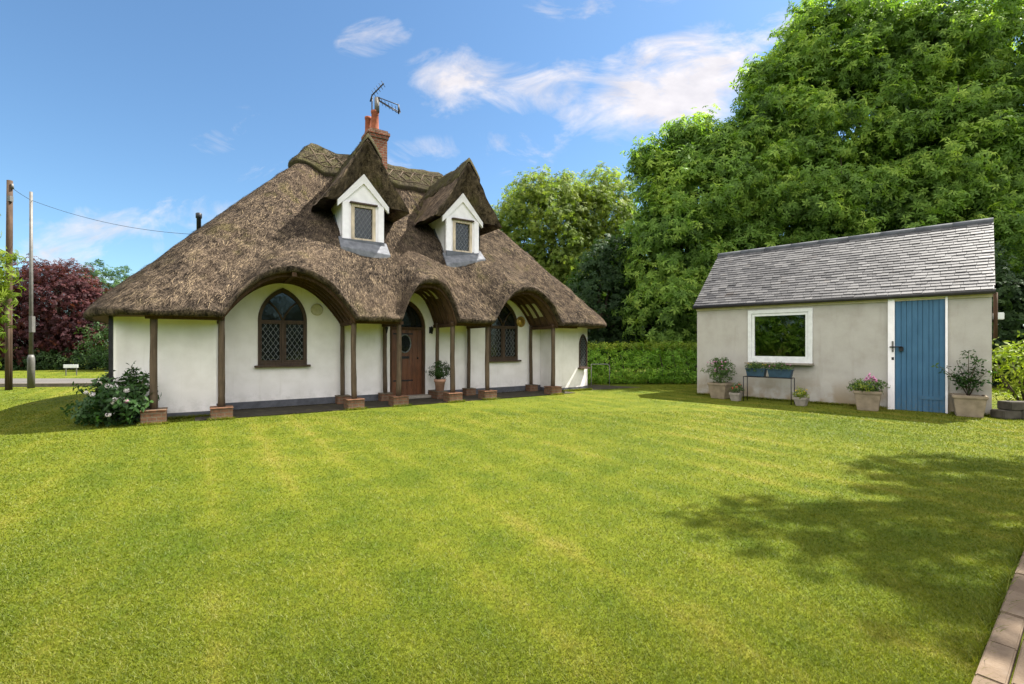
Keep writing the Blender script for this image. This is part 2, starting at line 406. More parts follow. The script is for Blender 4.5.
def crown_points(lobes, dens, clump=.5, inner=.25, up=.35, seed=0):
    """points in clumps over lumpy lobes; dens = sprays per square metre of lobe surface"""
    r = np.random.default_rng(seed); C = []; D = []
    L = [(np.array(c, float), np.array(q, float)) for c, q in lobes]
    for i, (c, q) in enumerate(L):
        area = 4 * PI * ((q[0] * q[1]) ** 1.6 / 3 + (q[0] * q[2]) ** 1.6 / 3 + (q[1] * q[2]) ** 1.6 / 3) ** (1 / 1.6)
        nc = max(6, int(area / (clump ** 2) * .95)); per = max(2, int(dens * area / nc))
        d = norm(r.normal(0, 1, (nc, 3)))
        rad = r.uniform(.74, 1.12, (nc, 1))
        k = r.random(nc) < inner; rad[k] = r.uniform(.35, .75, (k.sum(), 1))
        cc = c + d * q * rad
        keep = np.ones(nc, bool)
        for j, (c2, q2) in enumerate(L):
            if j != i: keep &= (np.linalg.norm((cc - c2) / q2, axis=1) > .62)
        cc = cc[keep]; d = d[keep]
        p = np.repeat(cc, per, 0); dn = np.repeat(norm(d / q), per, 0)
        off = r.normal(0, 1, p.shape); off = norm(off) * (r.random((len(p), 1)) ** .5) * clump * np.array([1, 1, .80])
        C.append(p + off); D.append(norm(dn * .8 + norm(off) * .6 + np.array([0, 0, up])))
    return np.concatenate(C), np.concatenate(D)
def foliage(name, lobes, dens, size, m, parent, kind='palmate', clump=.5, inner=.25, up=.35, seed=0, zmin=.02, jitter=.45, zcut=None):
    C, D = crown_points(lobes, dens, clump, inner, up, seed)
    k = C[:, 2] > zmin; C = C[k]; D = D[k]
    sz = size * RNG.uniform(.7, 1.25, len(C))
    V, F, t = sprays(C, D, sz, kind, jitter)
    return link(name, np_mesh(name, V, F, t), m, parent)
def limbs(mb, base, top, r0, lobes, n=3):
    base = Vector(base); top = Vector(top)
    pts = [base + (top - base) * t + Vector((random.uniform(-.08, .08), random.uniform(-.08, .08), 0)) * (t > 0) for t in (0, .12, .35, .6, .8, 1)]
    mb.tube(pts, [r0 * 1.35, r0, r0 * .85, r0 * .65, r0 * .45, r0 * .25], 10, jit=.06)
    for c, q in lobes:
        c = Vector(c); s = base + (top - base) * random.uniform(.3, .65)
        mid = (s + c) / 2 + Vector((0, 0, .25))
        mb.tube([s, mid, c], [r0 * .4, r0 * .26, r0 * .1], 7, jit=.08)
        for _ in range(n):
            e = c + Vector((random.uniform(-.8, .8) * q[0], random.uniform(-.8, .8) * q[1], random.uniform(-.4, .8) * q[2]))
            mb.tube([mid.lerp(c, .6), mid.lerp(e, .7), e], [r0 * .15, r0 * .09, r0 * .03], 5)
def tree(name, label, loc, lobes, trunk_h, r0, dens, size, m, kind, clump, seed, cat='tree', group=None, inner=.3, up=.35):
    root = empty(name, loc); tag(root, label, cat, group)
    mb = MB(); limbs(mb, (0, 0, -.1), (lobes[0][0][0] * .6, lobes[0][0][1] * .6, trunk_h), r0, lobes)
    mb.build('trunk', M['bark'], root)
    foliage('crown', lobes, dens, size, m, root, kind, clump, inner, up, seed, zmin=.15)
    return root

# ------------------------------------------------------------------ camera, sky, sun
F_PX = 475.0; HC = 1.35
cam = bpy.data.cameras.new('camera'); co = bpy.data.objects.new('camera', cam); COL.objects.link(co)
co.location = (0, 0, HC); co.rotation_euler = (R(90), 0, 0)
cam.sensor_width = 36; cam.lens = 36 * F_PX / 1024; cam.shift_y = 2 / 1024; cam.clip_end = 3000; cam.clip_start = .05
S.camera = co
SUN_AZ, SUN_EL = R(65.0), R(53.0)
sd = Vector((math.sin(SUN_AZ) * math.cos(SUN_EL), math.cos(SUN_AZ) * math.cos(SUN_EL), math.sin(SUN_EL)))
sl = bpy.data.lights.new('sun', 'SUN'); sl.energy = 5.0; sl.angle = R(.4); sl.color = (1, .95, .86)
so = bpy.data.objects.new('sun', sl); COL.objects.link(so); so.rotation_euler = sd.to_track_quat('Z', 'Y').to_euler(); so.location = sd * 60
S.view_settings.view_transform = 'Standard'; S.view_settings.look = 'None'; S.view_settings.gamma = 1
S.view_settings.use_curve_mapping = False; S.view_settings.exposure = 1.74
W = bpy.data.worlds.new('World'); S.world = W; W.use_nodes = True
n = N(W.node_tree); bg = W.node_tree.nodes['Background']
sky = n.node('ShaderNodeTexSky', sky_type='NISHITA'); sky.sun_disc = False; sky.sun_elevation = SUN_EL; sky.sun_rotation = SUN_AZ
sky.air_density = 1.0; sky.dust_density = .6; sky.ozone_density = 1.6; sky.altitude = 80
g = n.coord('Generated'); sx = n.node('ShaderNodeSeparateXYZ'); n.L.new(g, sx.inputs[0])
ay = n.math('MAXIMUM', n.math('ABSOLUTE', sx.outputs[1]), .08)
p = n.math('DIVIDE', sx.outputs[0], ay); q = n.math('DIVIDE', sx.outputs[2], ay)
cb = n.node('ShaderNodeCombineXYZ'); n.L.new(p, cb.inputs[0]); n.L.new(q, cb.inputs[1])
wob = n.noise(cb.outputs[0], 5, 3)
def ell(cx, cy, rx, ry, tilt=0, amp=1.0):
    c, s_ = math.cos(tilt), math.sin(tilt)
    dx = n.math('SUBTRACT', p, cx); dy = n.math('SUBTRACT', q, cy)
    a = n.math('ADD', n.math('MULTIPLY', dx, c / rx), n.math('MULTIPLY', dy, s_ / rx))
    b = n.math('ADD', n.math('MULTIPLY', dx, -s_ / ry), n.math('MULTIPLY', dy, c / ry))
    r2 = n.math('ADD', n.math('MULTIPLY', a, a), n.math('MULTIPLY', b, b))
    return n.math('MULTIPLY', n.math('SUBTRACT', 1.0, r2, clamp=True), amp)
E = [ell(.34, .545, .24, .125, .35, 1.25), ell(.27, .495, .20, .065, .10, .8), ell(.05, .545, .16, .07, .18, .80), ell(-.10, .555, .16, .085, .1, .80),
     ell(-.29, .645, .09, .045, .2, .45), ell(.57, .67, .17, .05, .3, .5), ell(-.72, .262, .36, .05, .06, .60), ell(-.60, .44, .10, .05, .5, .3),
     ell(-.2, .40, .5, .04, .1, .22), ell(-.9, .18, .4, .06, 0, .35), ell(.02, .38, .08, .05, .3, .3), ell(.2, .72, .2, .04, .1, .3)]
acc = E[0]
for e in E[1:]: acc = n.math('MAXIMUM', acc, e)
mp = n.node('ShaderNodeMapping'); n.L.new(cb.outputs[0], mp.inputs[0]); mp.inputs['Scale'].default_value = (1, 1.9, 1); mp.inputs['Rotation'].default_value = (0, 0, R(-14))
nz = n.noise(mp.outputs[0], 5.5, 10, .62, .7)
cl = n.math('ADD', n.math('MULTIPLY', acc, .55), n.math('MULTIPLY', n.math('SUBTRACT', nz, .5), 1.9))
cl = n.mapr(cl, .08, .64)
cl = n.math('MULTIPLY', cl, n.mapr(acc, 0.0, .12))
cl = n.math('POWER', n.math('MAXIMUM', n.math('MINIMUM', cl, 1.0), 0.0), 1.2)
shade = n.noise(mp.outputs[0], 9, 5)
ccol = n.ramp(shade, [(.3, (4.5, 4.3, 4.5)), (.65, (6.0, 5.65, 5.65))])
skc = n.mix(1.0, sky.outputs[0], (.78, 1.0, 1.10), 'MULTIPLY')
base = n.mix(n.math('MULTIPLY', cl, .92), skc, ccol)
# added unseen cloud fill overhead and behind the camera, brightening the shaded walls
rear_fill = n.mapr(n.math('SUBTRACT', n.math('MULTIPLY', sx.outputs[2], .55), sx.outputs[1]), -.02, .40)
rear_fill = n.math('MULTIPLY', rear_fill, n.mapr(sx.outputs[2], .10, .34))
rear_fill = n.math('MULTIPLY', rear_fill, n.mapr(n.noise(g, 2.6, 6, .55), .33, .50))
n.put(bg.inputs[0], n.mix(rear_fill, base, (16.5, 15.8, 15.4))); bg.inputs[1].default_value = .055
S.cycles.use_denoising = True
S.cycles.max_bounces = 6; S.cycles.transparent_max_bounces = 8

# ================================================================== GROUND
def sheet(name, pts, z, m, thick=0):
    if thick:
        me = MB(); k = len(pts)
        me.add([(x, y, z) for x, y in pts] + [(x, y, z + thick) for x, y in pts], [tuple(range(k - 1, -1, -1)), tuple(range(k, 2 * k))] + [(i, (i + 1) % k, (i + 1) % k + k, i + k) for i in range(k)])
        o = me.build(name, m)
    else:
        o = MB().add([(x, y, z) for x, y in pts], [tuple(range(len(pts)))]).build(name, m)
    return tag(o, kind='structure')
sheet('lawn', [(-600, -600), (600, -600), (600, 900), (-600, 900)], 0, M['lawn'])
sheet('road', [(-80, 13.4), (-13.0, 15.2), (-9.5, 16.2), (-8.5, 18.4), (-12, 18.6), (-80, 18.2)], .004, M['road'])
sheet('kerb', [(-40, 14.15), (-14.4, 14.95), (-13.1, 15.15), (-13.1, 15.32), (-14.4, 15.12), (-40, 14.33)], 0, M['kerb'], .11)

# ================================================================== COTTAGE
H0 = (-6.10, 8.06, 0); HR = math.atan2(.545, .8385)
house = empty('thatched_cottage', H0, HR)
tag(house, 'white thatched cottage with three arched porches and two dormers across the lawn', 'cottage')
ZB = 1.83; UC = 4.95; VR = 3.45; UA, UB = 3.2, 6.72; ZR = 6.5
ARCH = [(2.17, 1.17, .88, 2.1), (4.96, .68, .86, 2.7), (7.60, 1.03, .86, 2.3)]
def archf(u):
    z = np.zeros_like(u)
    for c, hw, h, pw in ARCH:
        x = np.abs(u - c) / hw; z = np.where(x < 1, np.maximum(z, h * (1 - np.minimum(x, 1) ** pw)), z)
    return z
def outline():
    """closed eave line in plan, anticlockwise from the front left corner"""
    pts = []
    uf = np.arange(0.0, 9.9001, .022)
    for u in uf: pts.append((u, -.35))
    def quarter(cx, a, b, t0, t1, k):
        e = 2 / 2.3
        for t in np.linspace(t0, t1, k)[1:]:
            c, s = math.cos(t), math.sin(t)
            pts.append((cx + a * math.copysign(abs(c) ** e, c), VR + b * math.copysign(abs(s) ** e, s)))
    quarter(9.9, 1.30, 3.8, -PI / 2, 0, 70); quarter(9.9, 1.30, 3.8, 0, PI / 2, 50)
    for u in np.arange(9.6, 0.0, -.3): pts.append((u, VR + 3.8))
    quarter(0.0, 1.25, 3.8, PI / 2, PI, 50); quarter(0.0, 1.25, 3.8, PI, 1.5 * PI, 70)
    return np.array(pts[:-1])
EO = outline(); NE = len(EO)
front = (EO[:, 1] < -.34) & (EO[:, 0] > 0) & (EO[:, 0] < 9.9)
bz = np.where(front, archf(EO[:, 0]), 0)
def ridge_of(u): return np.clip(UA + (u / 9.9) * (UB - UA), UA, UB)
RP = np.stack([ridge_of(np.clip(EO[:, 0], 0, 9.9)), np.full(NE, VR)], 1)
def blur(a, sig):
    k = int(sig * 3 / .022) + 1; x = np.arange(-k, k + 1) * .022; w = np.exp(-.5 * (x / max(sig, 1e-3)) ** 2); w /= w.sum()
    nf = front.sum(); f = np.concatenate([np.zeros(k), a[:nf + 1], np.zeros(k)]); out = np.zeros_like(a); out[:nf + 1] = np.convolve(f, w, 'valid')[:nf + 1]
    return out
rows = []; cc = np.array([0.9, 9.0])
cin = np.stack([np.clip(EO[:, 0], .9, 9.0), np.full(NE, VR)], 1)
def row(planar, z): return np.concatenate([planar, np.asarray(z)[:, None]], 1)
toC = norm(cin - EO)
LIP = .11
rows.append(row(EO + (cin - EO) * .45, ZB + bz + .01))           # inner soffit
rows.append(row(EO + toC * .16, ZB + bz))
n_soff = 1
rows.append(row(EO + toC * .05, ZB + bz - .005)); rows.append(row(EO + toC * .01, ZB + bz + .035)); rows.append(row(EO, ZB + bz + .075))
NS = 170
SV = np.linspace(0, 1, NS) ** 1.0
bump0 = None
for s in SV:
    b = blur(bz, .03 + .9 * s) if s > 0 else bz
    pl = EO * (1 - s) + RP * s
    z = ZB + LIP + .02 + (ZR - ZB - LIP) * s + .03 * math.sin(PI * s) + b * (1 - s) ** 3.4
    sag = np.clip((EO[:, 0] - .2) / 1.2, 0, 1) * np.clip((9.7 - EO[:, 0]) / 1.2, 0, 1) * (EO[:, 1] < 0)
    z = z - .40 * math.exp(-((s - .74) / .17) ** 2) * sag * sag * (3 - 2 * sag)
    if s < .03: z = z - .035 * (1 - s / .03) ** 2
    rows.append(row(pl, z))
P = np.stack(rows, 0)                                           # (rows, NE, 3)
# uneven hand-laid surface
def lump(P, sc, amp, seed):
    r = np.random.default_rng(seed); out = np.zeros(P.shape[:-1])
    for k in range(26):
        d = norm(r.normal(0, 1, 3)) * sc * r.uniform(.5, 1.8); out += np.sin(P @ d + r.uniform(0, 6.28))
    return out * amp / 5.0
top = slice(4, None)
P[top, :, 2] += lump(P[top], 4.0, .018, 1) + lump(P[top], 13., .010, 2)
P[2:5, :, 2] += lump(P[2:5], 16., .012, 3) * np.array([1, 1, .5])[:, None]
def grid_faces(nr, nc, wrap=True, off=0):
    i = np.arange(nr - 1)[:, None]; j = np.arange(nc if wrap else nc - 1)[None, :]; j2 = (j + 1) % nc
    return np.stack([i * nc + j, i * nc + j2, (i + 1) * nc + j2, (i + 1) * nc + j], -1).reshape(-1, 4) + off
def straws(P, count, rows_rng, wrap=True, ln=(.07, .2), wd=(.008, .018), lift=.018, seed=5, weight=None, down=-1):
    """short straws lying down the slope of a grid surface"""
    r = np.random.default_rng(seed); nr, nc = P.shape[:2]
    a = np.linalg.norm(np.cross(P[1:, :-1] - P[:-1, :-1], P[:-1, 1:] - P[:-1, :-1]), axis=-1); a[:rows_rng[0]] = 0; a[rows_rng[1]:] = 0
    w = (a / a.sum()).ravel(); idx = r.choice(len(w), count, p=w); i = idx // (nc - 1); j = idx % (nc - 1)
    f = r.random((count, 1)); g_ = r.random((count, 1))
    A = P[i, j]; B = P[i, j + 1]; C = P[i + 1, j]; D = P[i + 1, j + 1]
    base = (A * (1 - f) + B * f) * (1 - g_) + (C * (1 - f) + D * f) * g_
    dn = norm(A - C) * (1 if down < 0 else -1); ac = norm(B - A); nm = norm(np.cross(ac, C - A))
    ang = r.normal(0, .30, (count, 1)); d = norm(dn * np.cos(ang) + ac * np.sin(ang)); e = np.cross(nm, d)
    L = r.uniform(*ln, (count, 1)); Wd = r.uniform(*wd, (count, 1))
    l0 = r.uniform(.003, lift, (count, 1)); l1 = r.uniform(-.3, 1.3, (count, 1)) * lift
    p0 = base + nm * l0; p1 = base + d * L + nm * (l0 + l1)
    V = np.stack([p0 - e * Wd * .5, p0 + e * Wd * .5, p1 + e * Wd * .3, p1 - e * Wd * .3], 1).reshape(-1, 3)
    F = np.arange(count * 4).reshape(-1, 4)
    t = np.repeat(np.clip(np.where(r.random(count) < .80, r.normal(.42, .2, count), r.normal(.85, .2, count)), 0, 1.25), 4)
    return V, F, t
Vr = P.reshape(-1, 3); Fr = grid_faces(P.shape[0], NE)
mi = np.zeros(len(Fr), int); mi[:NE * n_soff] = 1
sv, sf, st = straws(P, 120000, (9, P.shape[0] - 2), ln=(.06, .19), wd=(.006, .013), lift=.010)
V = np.concatenate([Vr, sv]); Fa = np.concatenate([Fr, sf + len(Vr)])
tt = np.concatenate([np.clip(RNG.normal(.40, .10, len(Vr)), 0, 1), st])
thatch = link('thatch_roof', np_mesh('thatch_roof', V, Fa, tt, smooth=np.concatenate([np.full(len(Fr), True), np.full(len(sf), False)]), mi=np.concatenate([mi, np.zeros(len(sf), int)])), [M['thatch'], M['soffit']], house)
# block ridge: a thicker saddle of thatch with a cut edge, pinned with crossed hazel rods
def capgrid():
    k0 = P.shape[0] - int(NS * .135); G = P[k0:].copy()
    ctr = np.array([(UA + UB) / 2, VR, 5.4])
    o = norm(np.concatenate([EO - RP, np.full((NE, 1), 2.2)], 1))
    th = np.full(G.shape[0], .10); base = G - o * .05
    prof = G + o * .10; prof[0] = G[0] + o * .06
    prof[..., 2] += .04 + lump(prof, 9., .018, 8)
    endl = np.clip((UA + .55 - prof[..., 0]) / .6, 0, 1); prof[..., 2] += .10 * endl * np.linspace(0, 1, G.shape[0])[:, None]
    return np.concatenate([base[:1], prof], 0)
CG = capgrid(); cs, cf, ct = straws(CG, 9000, (4, CG.shape[0] - 2), ln=(.05, .12), lift=.010, seed=9)
Vc = CG.reshape(-1, 3); Fc = grid_faces(CG.shape[0], NE)
cap = link('thatch_ridge', np_mesh('thatch_ridge', np.concatenate([Vc, cs]), np.concatenate([Fc, cf + len(Vc)]), np.concatenate([np.clip(RNG.normal(.42, .1, len(Vc)), 0, 1), ct])), M['moss_thatch'], thatch)
mb = MB()
def capat(u, k):
    j = int(np.argmin(np.abs(EO[:front.sum(), 0] - u))); p_ = CG[min(max(k, 1), CG.shape[0] - 1), j]; return (p_[0], p_[1] - .012, p_[2] + .012)
kb, kt = 5, CG.shape[0] - 8
us = np.linspace(.2, 9.7, 13)
for a_, b_ in zip(us[:-1], us[1:]):
    mb.tube([capat(a_, kb), capat((a_ + b_) / 2, (kb + kt) // 2), capat(b_, kt)], .011, 5); mb.tube([capat(a_, kt), capat((a_ + b_) / 2, (kb + kt) // 2), capat(b_, kb)], .011, 5)
for k in (kb, kt): mb.tube([capat(u, k) for u in np.linspace(.1, 9.8, 40)], .011, 5)
mb.build('hazel_rod', M['post'], thatch)

PT = P[5:].reshape(-1, 3)
def zroof(u, v):
    d = (PT[:, 0] - u) ** 2 + (PT[:, 1] - v) ** 2; return float(PT[np.argsort(d)[:6], 2].mean())
# ---- walls
def gothic(c, w, z0, zs, zt, k=14):
    """pointed-arch outline: centre, width, bottom, spring, top"""
    L = [(c - w / 2, z0), (c + w / 2, z0)]; h = zt - zs
    rr = (h * h + (w / 2) ** 2) / w                               # radius of each side's arc
    for i in range(k + 1):
        t = i / k; z = zs + h * t; x = math.sqrt(max(rr * rr - (z - zs) ** 2, 0)) - (rr - w / 2); L.append((c + x, z))
    for i in range(k - 1, -1, -1):
        t = i / k; z = zs + h * t; x = math.sqrt(max(rr * rr - (z - zs) ** 2, 0)) - (rr - w / 2); L.append((c - x, z))
    return L
WV = 1.10
W1 = (2.15, .95, .90, 1.84, 2.55); W3 = (7.70, .95, .90, 1.84, 2.55); DR = (4.945, .92, .06, 1.75, 2.44)
wall = link('wall', shape2d([[(.90, 0), (9.0, 0), (9.0, 2.78), (.90, 2.78)], gothic(*W1), gothic(*W3), gothic(*DR)], .28), M['white'], house, (0, WV, 0))
# end pavilions (gently bowed) and the hidden back
def bowed(side):
    pts = []
    for t in np.linspace(0, 1, 13):
        u = 8.97 + 1.50 * t; v = .44 + .10 * t + .42 * max(0, t - .55) ** 2 * 2.2; pts.append((u, v))
    pts += [(10.55, 1.0), (10.55, 5.9)]
    pts = [(8.97, 1.09)] + pts
    return pts if side > 0 else [(2 * UC - u, v) for u, v in pts]
for sd_ in (1, -1):
    pts = bowed(sd_); mb = MB(); bb = MB()
    for (a, b) in zip(pts[:-1], pts[1:]):
        for q_, z0, z1, o_ in ((mb, .02, 1.95, 0), (bb, 0, .10, .006)):
            a3 = Vector((*a, 0)); b3 = Vector((*b, 0)); nn = Vector((0, 0, 1)).cross(b3 - a3).normalized() * (-sd_)
            A = a3 + nn * o_; B = b3 + nn * o_
            q_.add([A + Vector((0, 0, z0)), B + Vector((0, 0, z0)), B + Vector((0, 0, z1)), A + Vector((0, 0, z1))], [(0, 1, 2, 3)] if sd_ > 0 else [(3, 2, 1, 0)], smooth=False)
            if o_: q_.add([A + Vector((0, 0, z1)), B + Vector((0, 0, z1)), b3 - nn * .05 + Vector((0, 0, z1)), a3 - nn * .05 + Vector((0, 0, z1))], [(0, 1, 2, 3)])
    mb.build('end_wall', M['white'], house); bb.build('painted_plinth', M['band'], house)
MB().box((UC, 5.95, .98), (11.2, .2, 1.95)).build('back_wall', M['white'], house)
for a, b in ((.92, 4.43), (5.46, 8.98)):
    MB().box(((a + b) / 2, WV - .004, .09), (b - a, .03, .14)).build('painted_plinth', M['band'], house)
MB().box((4.95, .52, .0), (8.7, 1.22, .03)).build('veranda_floor', M['paving'], house)
MB().box((4.945, WV - .10, .055), (1.02, .30, .07), 0).build('door_step', M['greypot'], house, bevel=.01)

# ---- windows
def clip_diamonds(c, w, z0, z1, inside, pitch=.105, asp=1.55, r=.0045):
    mb = MB()
    for sgn in (1, -1):
        k = -40
        while k < 60:
            # line z = z0 + sgn*asp*(x-c) + k*pitch*asp
            seg = []
            for x in np.linspace(c - w / 2, c + w / 2, 40):
                z = z0 + sgn * asp * (x - c) + k * pitch * asp
                if inside(x, z): seg.append((x, z))
                else:
                    if len(seg) > 1: mb.box(((seg[0][0] + seg[-1][0]) / 2, 0, (seg[0][1] + seg[-1][1]) / 2), (math.dist(seg[0], seg[-1]), .006, r * 2), M=Matrix.Rotation(-math.atan2(seg[-1][1] - seg[0][1], seg[-1][0] - seg[0][0]), 3, 'Y'))
                    seg = []
            if len(seg) > 1: mb.box(((seg[0][0] + seg[-1][0]) / 2, 0, (seg[0][1] + seg[-1][1]) / 2), (math.dist(seg[0], seg[-1]), .006, r * 2), M=Matrix.Rotation(-math.atan2(seg[-1][1] - seg[0][1], seg[-1][0] - seg[0][0]), 3, 'Y'))
            k += 1
    return mb
def arched_window(G, y):
    c, w, z0, zs, zt = G
    fr = link('window', shape2d([gothic(c, w, z0, zs, zt), gothic(c, w - .13, z0 + .07, zs, zt - .10)], .09), M['frame'], house, (0, y, 0))
    mb = MB(); mb.box((c, .035, (z0 + zs) / 2 + .02), (.055, .06, zs - z0 - .06)); mb.box((c, .036, zs - .01), (w - .12, .062, .05))
    for s in (-1, 1):                                              # Y tracery curving from the mullion to the arch
        mb.tube([(c, .035, zs), (c + s * .05, .035, zs + .13), (c + s * .15, .035, zs + .29), (c + s * .29, .035, zs + .42)], .021, 6)
        mb.tube([(c + s * .03 * 0, .034, zs), (c - s * .02, .034, zs + .02)], .02, 5)
        x0 = c + s * w * .245                                        # opening casement rails
        for xx in (x0 - w * .195, x0 + w * .195): mb.box((xx, .037, (z0 + zs) / 2 + .02), (.03, .05, zs - z0 - .12))
        for zz in (z0 + .09, zs - .05): mb.box((x0, .037, zz), (w * .40, .048, .03))
    mb.build('mullion', M['frame'], fr)
    link('pane', shape2d([gothic(c, w - .10, z0 + .05, zs, zt - .07)], .006), M['glass'], fr, (0, .055, 0))
    ld = MB()
    for s in (-1, 1):
        x0 = c + s * w * .245
        q = clip_diamonds(x0, w * .36, z0 + .1, zs - .06, lambda x, z: z0 + .1 < z < zs - .06, .098, 1.5, .0035)
        o = MB(); ld.add(q.v, q.f)
    ld.build('leading', M['came'], fr, (0, .048, 0))
    MB().box((c, -.03, z0 - .02), (w + .13, .13, .045)).build('sill', M['frame'], fr, bevel=.006)
    return fr
arched_window(W1, WV - .02); arched_window(W3, WV - .02)
def small_window():
    c, w, z0, zs, zt = 0, .36, .66, 1.32, 1.64
    fr = link('window', shape2d([gothic(c, w, z0, zs, zt), gothic(c, w - .06, z0 + .035, zs, zt - .045)], .06), M['frame'], house, (10.13, .515, 0), math.atan2(.16, 1.0))
    link('pane', shape2d([gothic(c, w - .04, z0 + .02, zs, zt - .03)], .006), M['glass'], fr, (0, .03, 0))
    q = clip_diamonds(c, w - .06, z0 + .03, zt - .04, lambda x, z: z0 + .03 < z < zt - .05 - abs(x) * 1.3 * (z > zs), .075, 1.5, .004); q.build('leading', M['came'], fr, (0, .026, 0))
    MB().box((c, -.02, z0 - .02), (w + .10, .12, .04)).build('sill', M['frame'], fr)
small_window()
# ---- door
dc, dw, dz0, dzs, dzt = DR
dfr = link('door_frame', shape2d([gothic(dc, dw, dz0, dzs, dzt), gothic(dc, dw - .14, dz0 - .02, dzs, dzt - .10)], .12), M['timber'], house, (0, WV + .04, 0))
MB().box((dc, .05, 1.735), (dw - .12, .09, .07)).build('transom', M['timber'], dfr)
link('fanlight', shape2d([gothic(dc, dw - .10, 1.76, 1.77, dzt - .07)], .006), M['glass'], dfr, (0, .07, 0))
mb = MB()
for k in range(6): mb.box((dc - .39 + .13 * k + .065, .05, .90), (.126, .045, 1.66))
door = mb.build('front_door', M['oak'], house, (0, WV + .05, 0), bevel=.006)
mb = MB()
for k, (a, b) in enumerate(((.16, 0), )):
    pts = [(dc - .06 + .15 * math.cos(t), 1.36 + .22 * math.sin(t)) for t in np.linspace(0, 2 * PI, 29)[:-1]]
link('door_window', shape2d([pts], .012), M['glass'], door, (0, .012, 0))
mb.tube([(p_[0], .012, p_[1]) for p_ in pts] + [(pts[0][0], .012, pts[0][1])], .016, 6)
mb.build('window_rim', M['came'], door)
pts2 = [(dc - .06 + .10 * math.cos(t), .98 + .08 * math.sin(t)) for t in np.linspace(0, 2 * PI, 21)[:-1]]
mb = MB(); mb.tube([(dc + .27, -.02, 1.0), (dc + .27, .03, 1.0)], .022, 10); mb.build('door_knob', M['iron'], door); MB().box((dc - .06, .02, 1.02), (.22, .03, .06)).build('letterbox', M['iron'], door)
for z in (.45, 1.60): MB().box((dc - .1, .021, z), (.5, .012, .035)).build('strap_hinge', M['iron'], door)
# ---- lanterns and plaques
for u in (4.36, 5.52):
    mb = MB(); mb.box((u, WV - .012, 1.70), (.05, .024, .16)); mb.tube([(u, WV - .02, 1.74), (u, WV - .10, 1.79), (u, WV - .12, 1.75)], .008, 6)
    mb.lathe([(.018, 1.60), (.045, 1.72), (.05, 1.73), (.012, 1.79)], (u, WV - .12, 0), 6); mb.build('wall_lantern', M['iron'], house)
pl = MB().lathe([(.128, 0), (.13, .02), (.112, .03), (.10, .022), (.02, .03)], (2.83, WV - .001, 2.11), 28, axis='Y'); pl.build('round_plaque', M['cream'], house)
pl = MB().lathe([(.15, 0), (.155, .02), (.13, .045), (.115, .03), (.09, .03), (.06, .05), (.01, .06)], (8.28, WV - .001, 1.985), 28, axis='Y')
pl.box((8.25, WV - .06, 2.02), (.03, .02, .015)); pl.box((8.31, WV - .06, 2.02), (.03, .02, .015)); pl.box((8.28, WV - .06, 1.94), (.06, .02, .015))
tag(pl.build('round_plaque', M['brass'], house), 'brass coloured round plaque')

# ---- posts on brick plinths
def post(u, v, front_=True, w=.42, h=.25, d=None, r=.072, plinth=True):
    if plinth:
        mb = MB(); mb.box((0, 0, h / 2 - .03), (w, d or w, h + .06)); pln = mb.build('plinth', M['brick'], house, (u, v, 0), bevel=.012)
        MB().box((0, 0, h + .012), (w * 1.05, (d or w) * 1.05, .022)).build('plinth_cap', M['brick'], pln, bevel=.006)
    zt = ZB + .04; hh = h + .02 if plinth else .02; P_ = []; rr = []
    ox, oy = random.uniform(-.015, .015), random.uniform(-.01, .01)
    for k in range(9):
        t = k / 8; P_.append((u + ox * math.sin(3 * t), v + oy * math.cos(4 * t), hh + (zt - hh) * t)); rr.append(r * (1.08 - .12 * t) * random.uniform(.96, 1.05))
    o = MB().tube(P_, rr, 9, jit=.05).build('post', M['post'], house)
FU = [0.02, 1.0, 3.36, 4.32, 5.63, 6.57, 8.60]
for i, u in enumerate(FU): post(u, .02, h=.19 if i else .22, w=.345, r=.054)
RU = [3.36, 4.34, 5.61, 6.57, 8.58]
for u in RU:
    dd = .62 if abs(u - 5.61) < .01 else .29
    post(u, .98 - (dd - .34) / 2, w=.28, h=.17, d=dd, r=.046)
o = MB().box((-.60, .46, .93), (.055, .08, 1.86)).build('post', M['iron'], house)
# timbers: plate beams, cross ties and arched ribs
mb = MB()
for a, b in ((-.1, 1.05), (3.28, 4.4), (5.55, 6.65), (8.52, 9.4)): mb = MB().box(((a + b) / 2, .0, ZB - .015), (b - a, .11, .07)); mb.build('eaves_beam', M['timber'], house)
for u in (1.0, 3.36, 4.32, 5.63, 6.57, 8.60): MB().box((u, .52, ZB - .035), (.09, 1.06, .08)).build('tie_beam', M['timber'], house)
for c, hw, h, pw in ARCH:
    for v in (-.12, .20, .50, .80, 1.03):
        us = np.linspace(c - hw + .005, c + hw - .005, 25); zz = archf(us)
        V = []; w = .055 if v > 0 else .075
        for u, z in zip(us, zz):
            z += ZB - .005; V += [(u, v - w / 2, z), (u, v + w / 2, z), (u, v + w / 2, z - .065), (u, v - w / 2, z - .065)]
        F = [(4 * i + k, 4 * i + (k + 1) % 4, 4 * i + 4 + (k + 1) % 4, 4 * i + 4 + k) for i in range(24) for k in range(4)]
        MB().add(V, F).build('arch_rib', M['timber'], house)
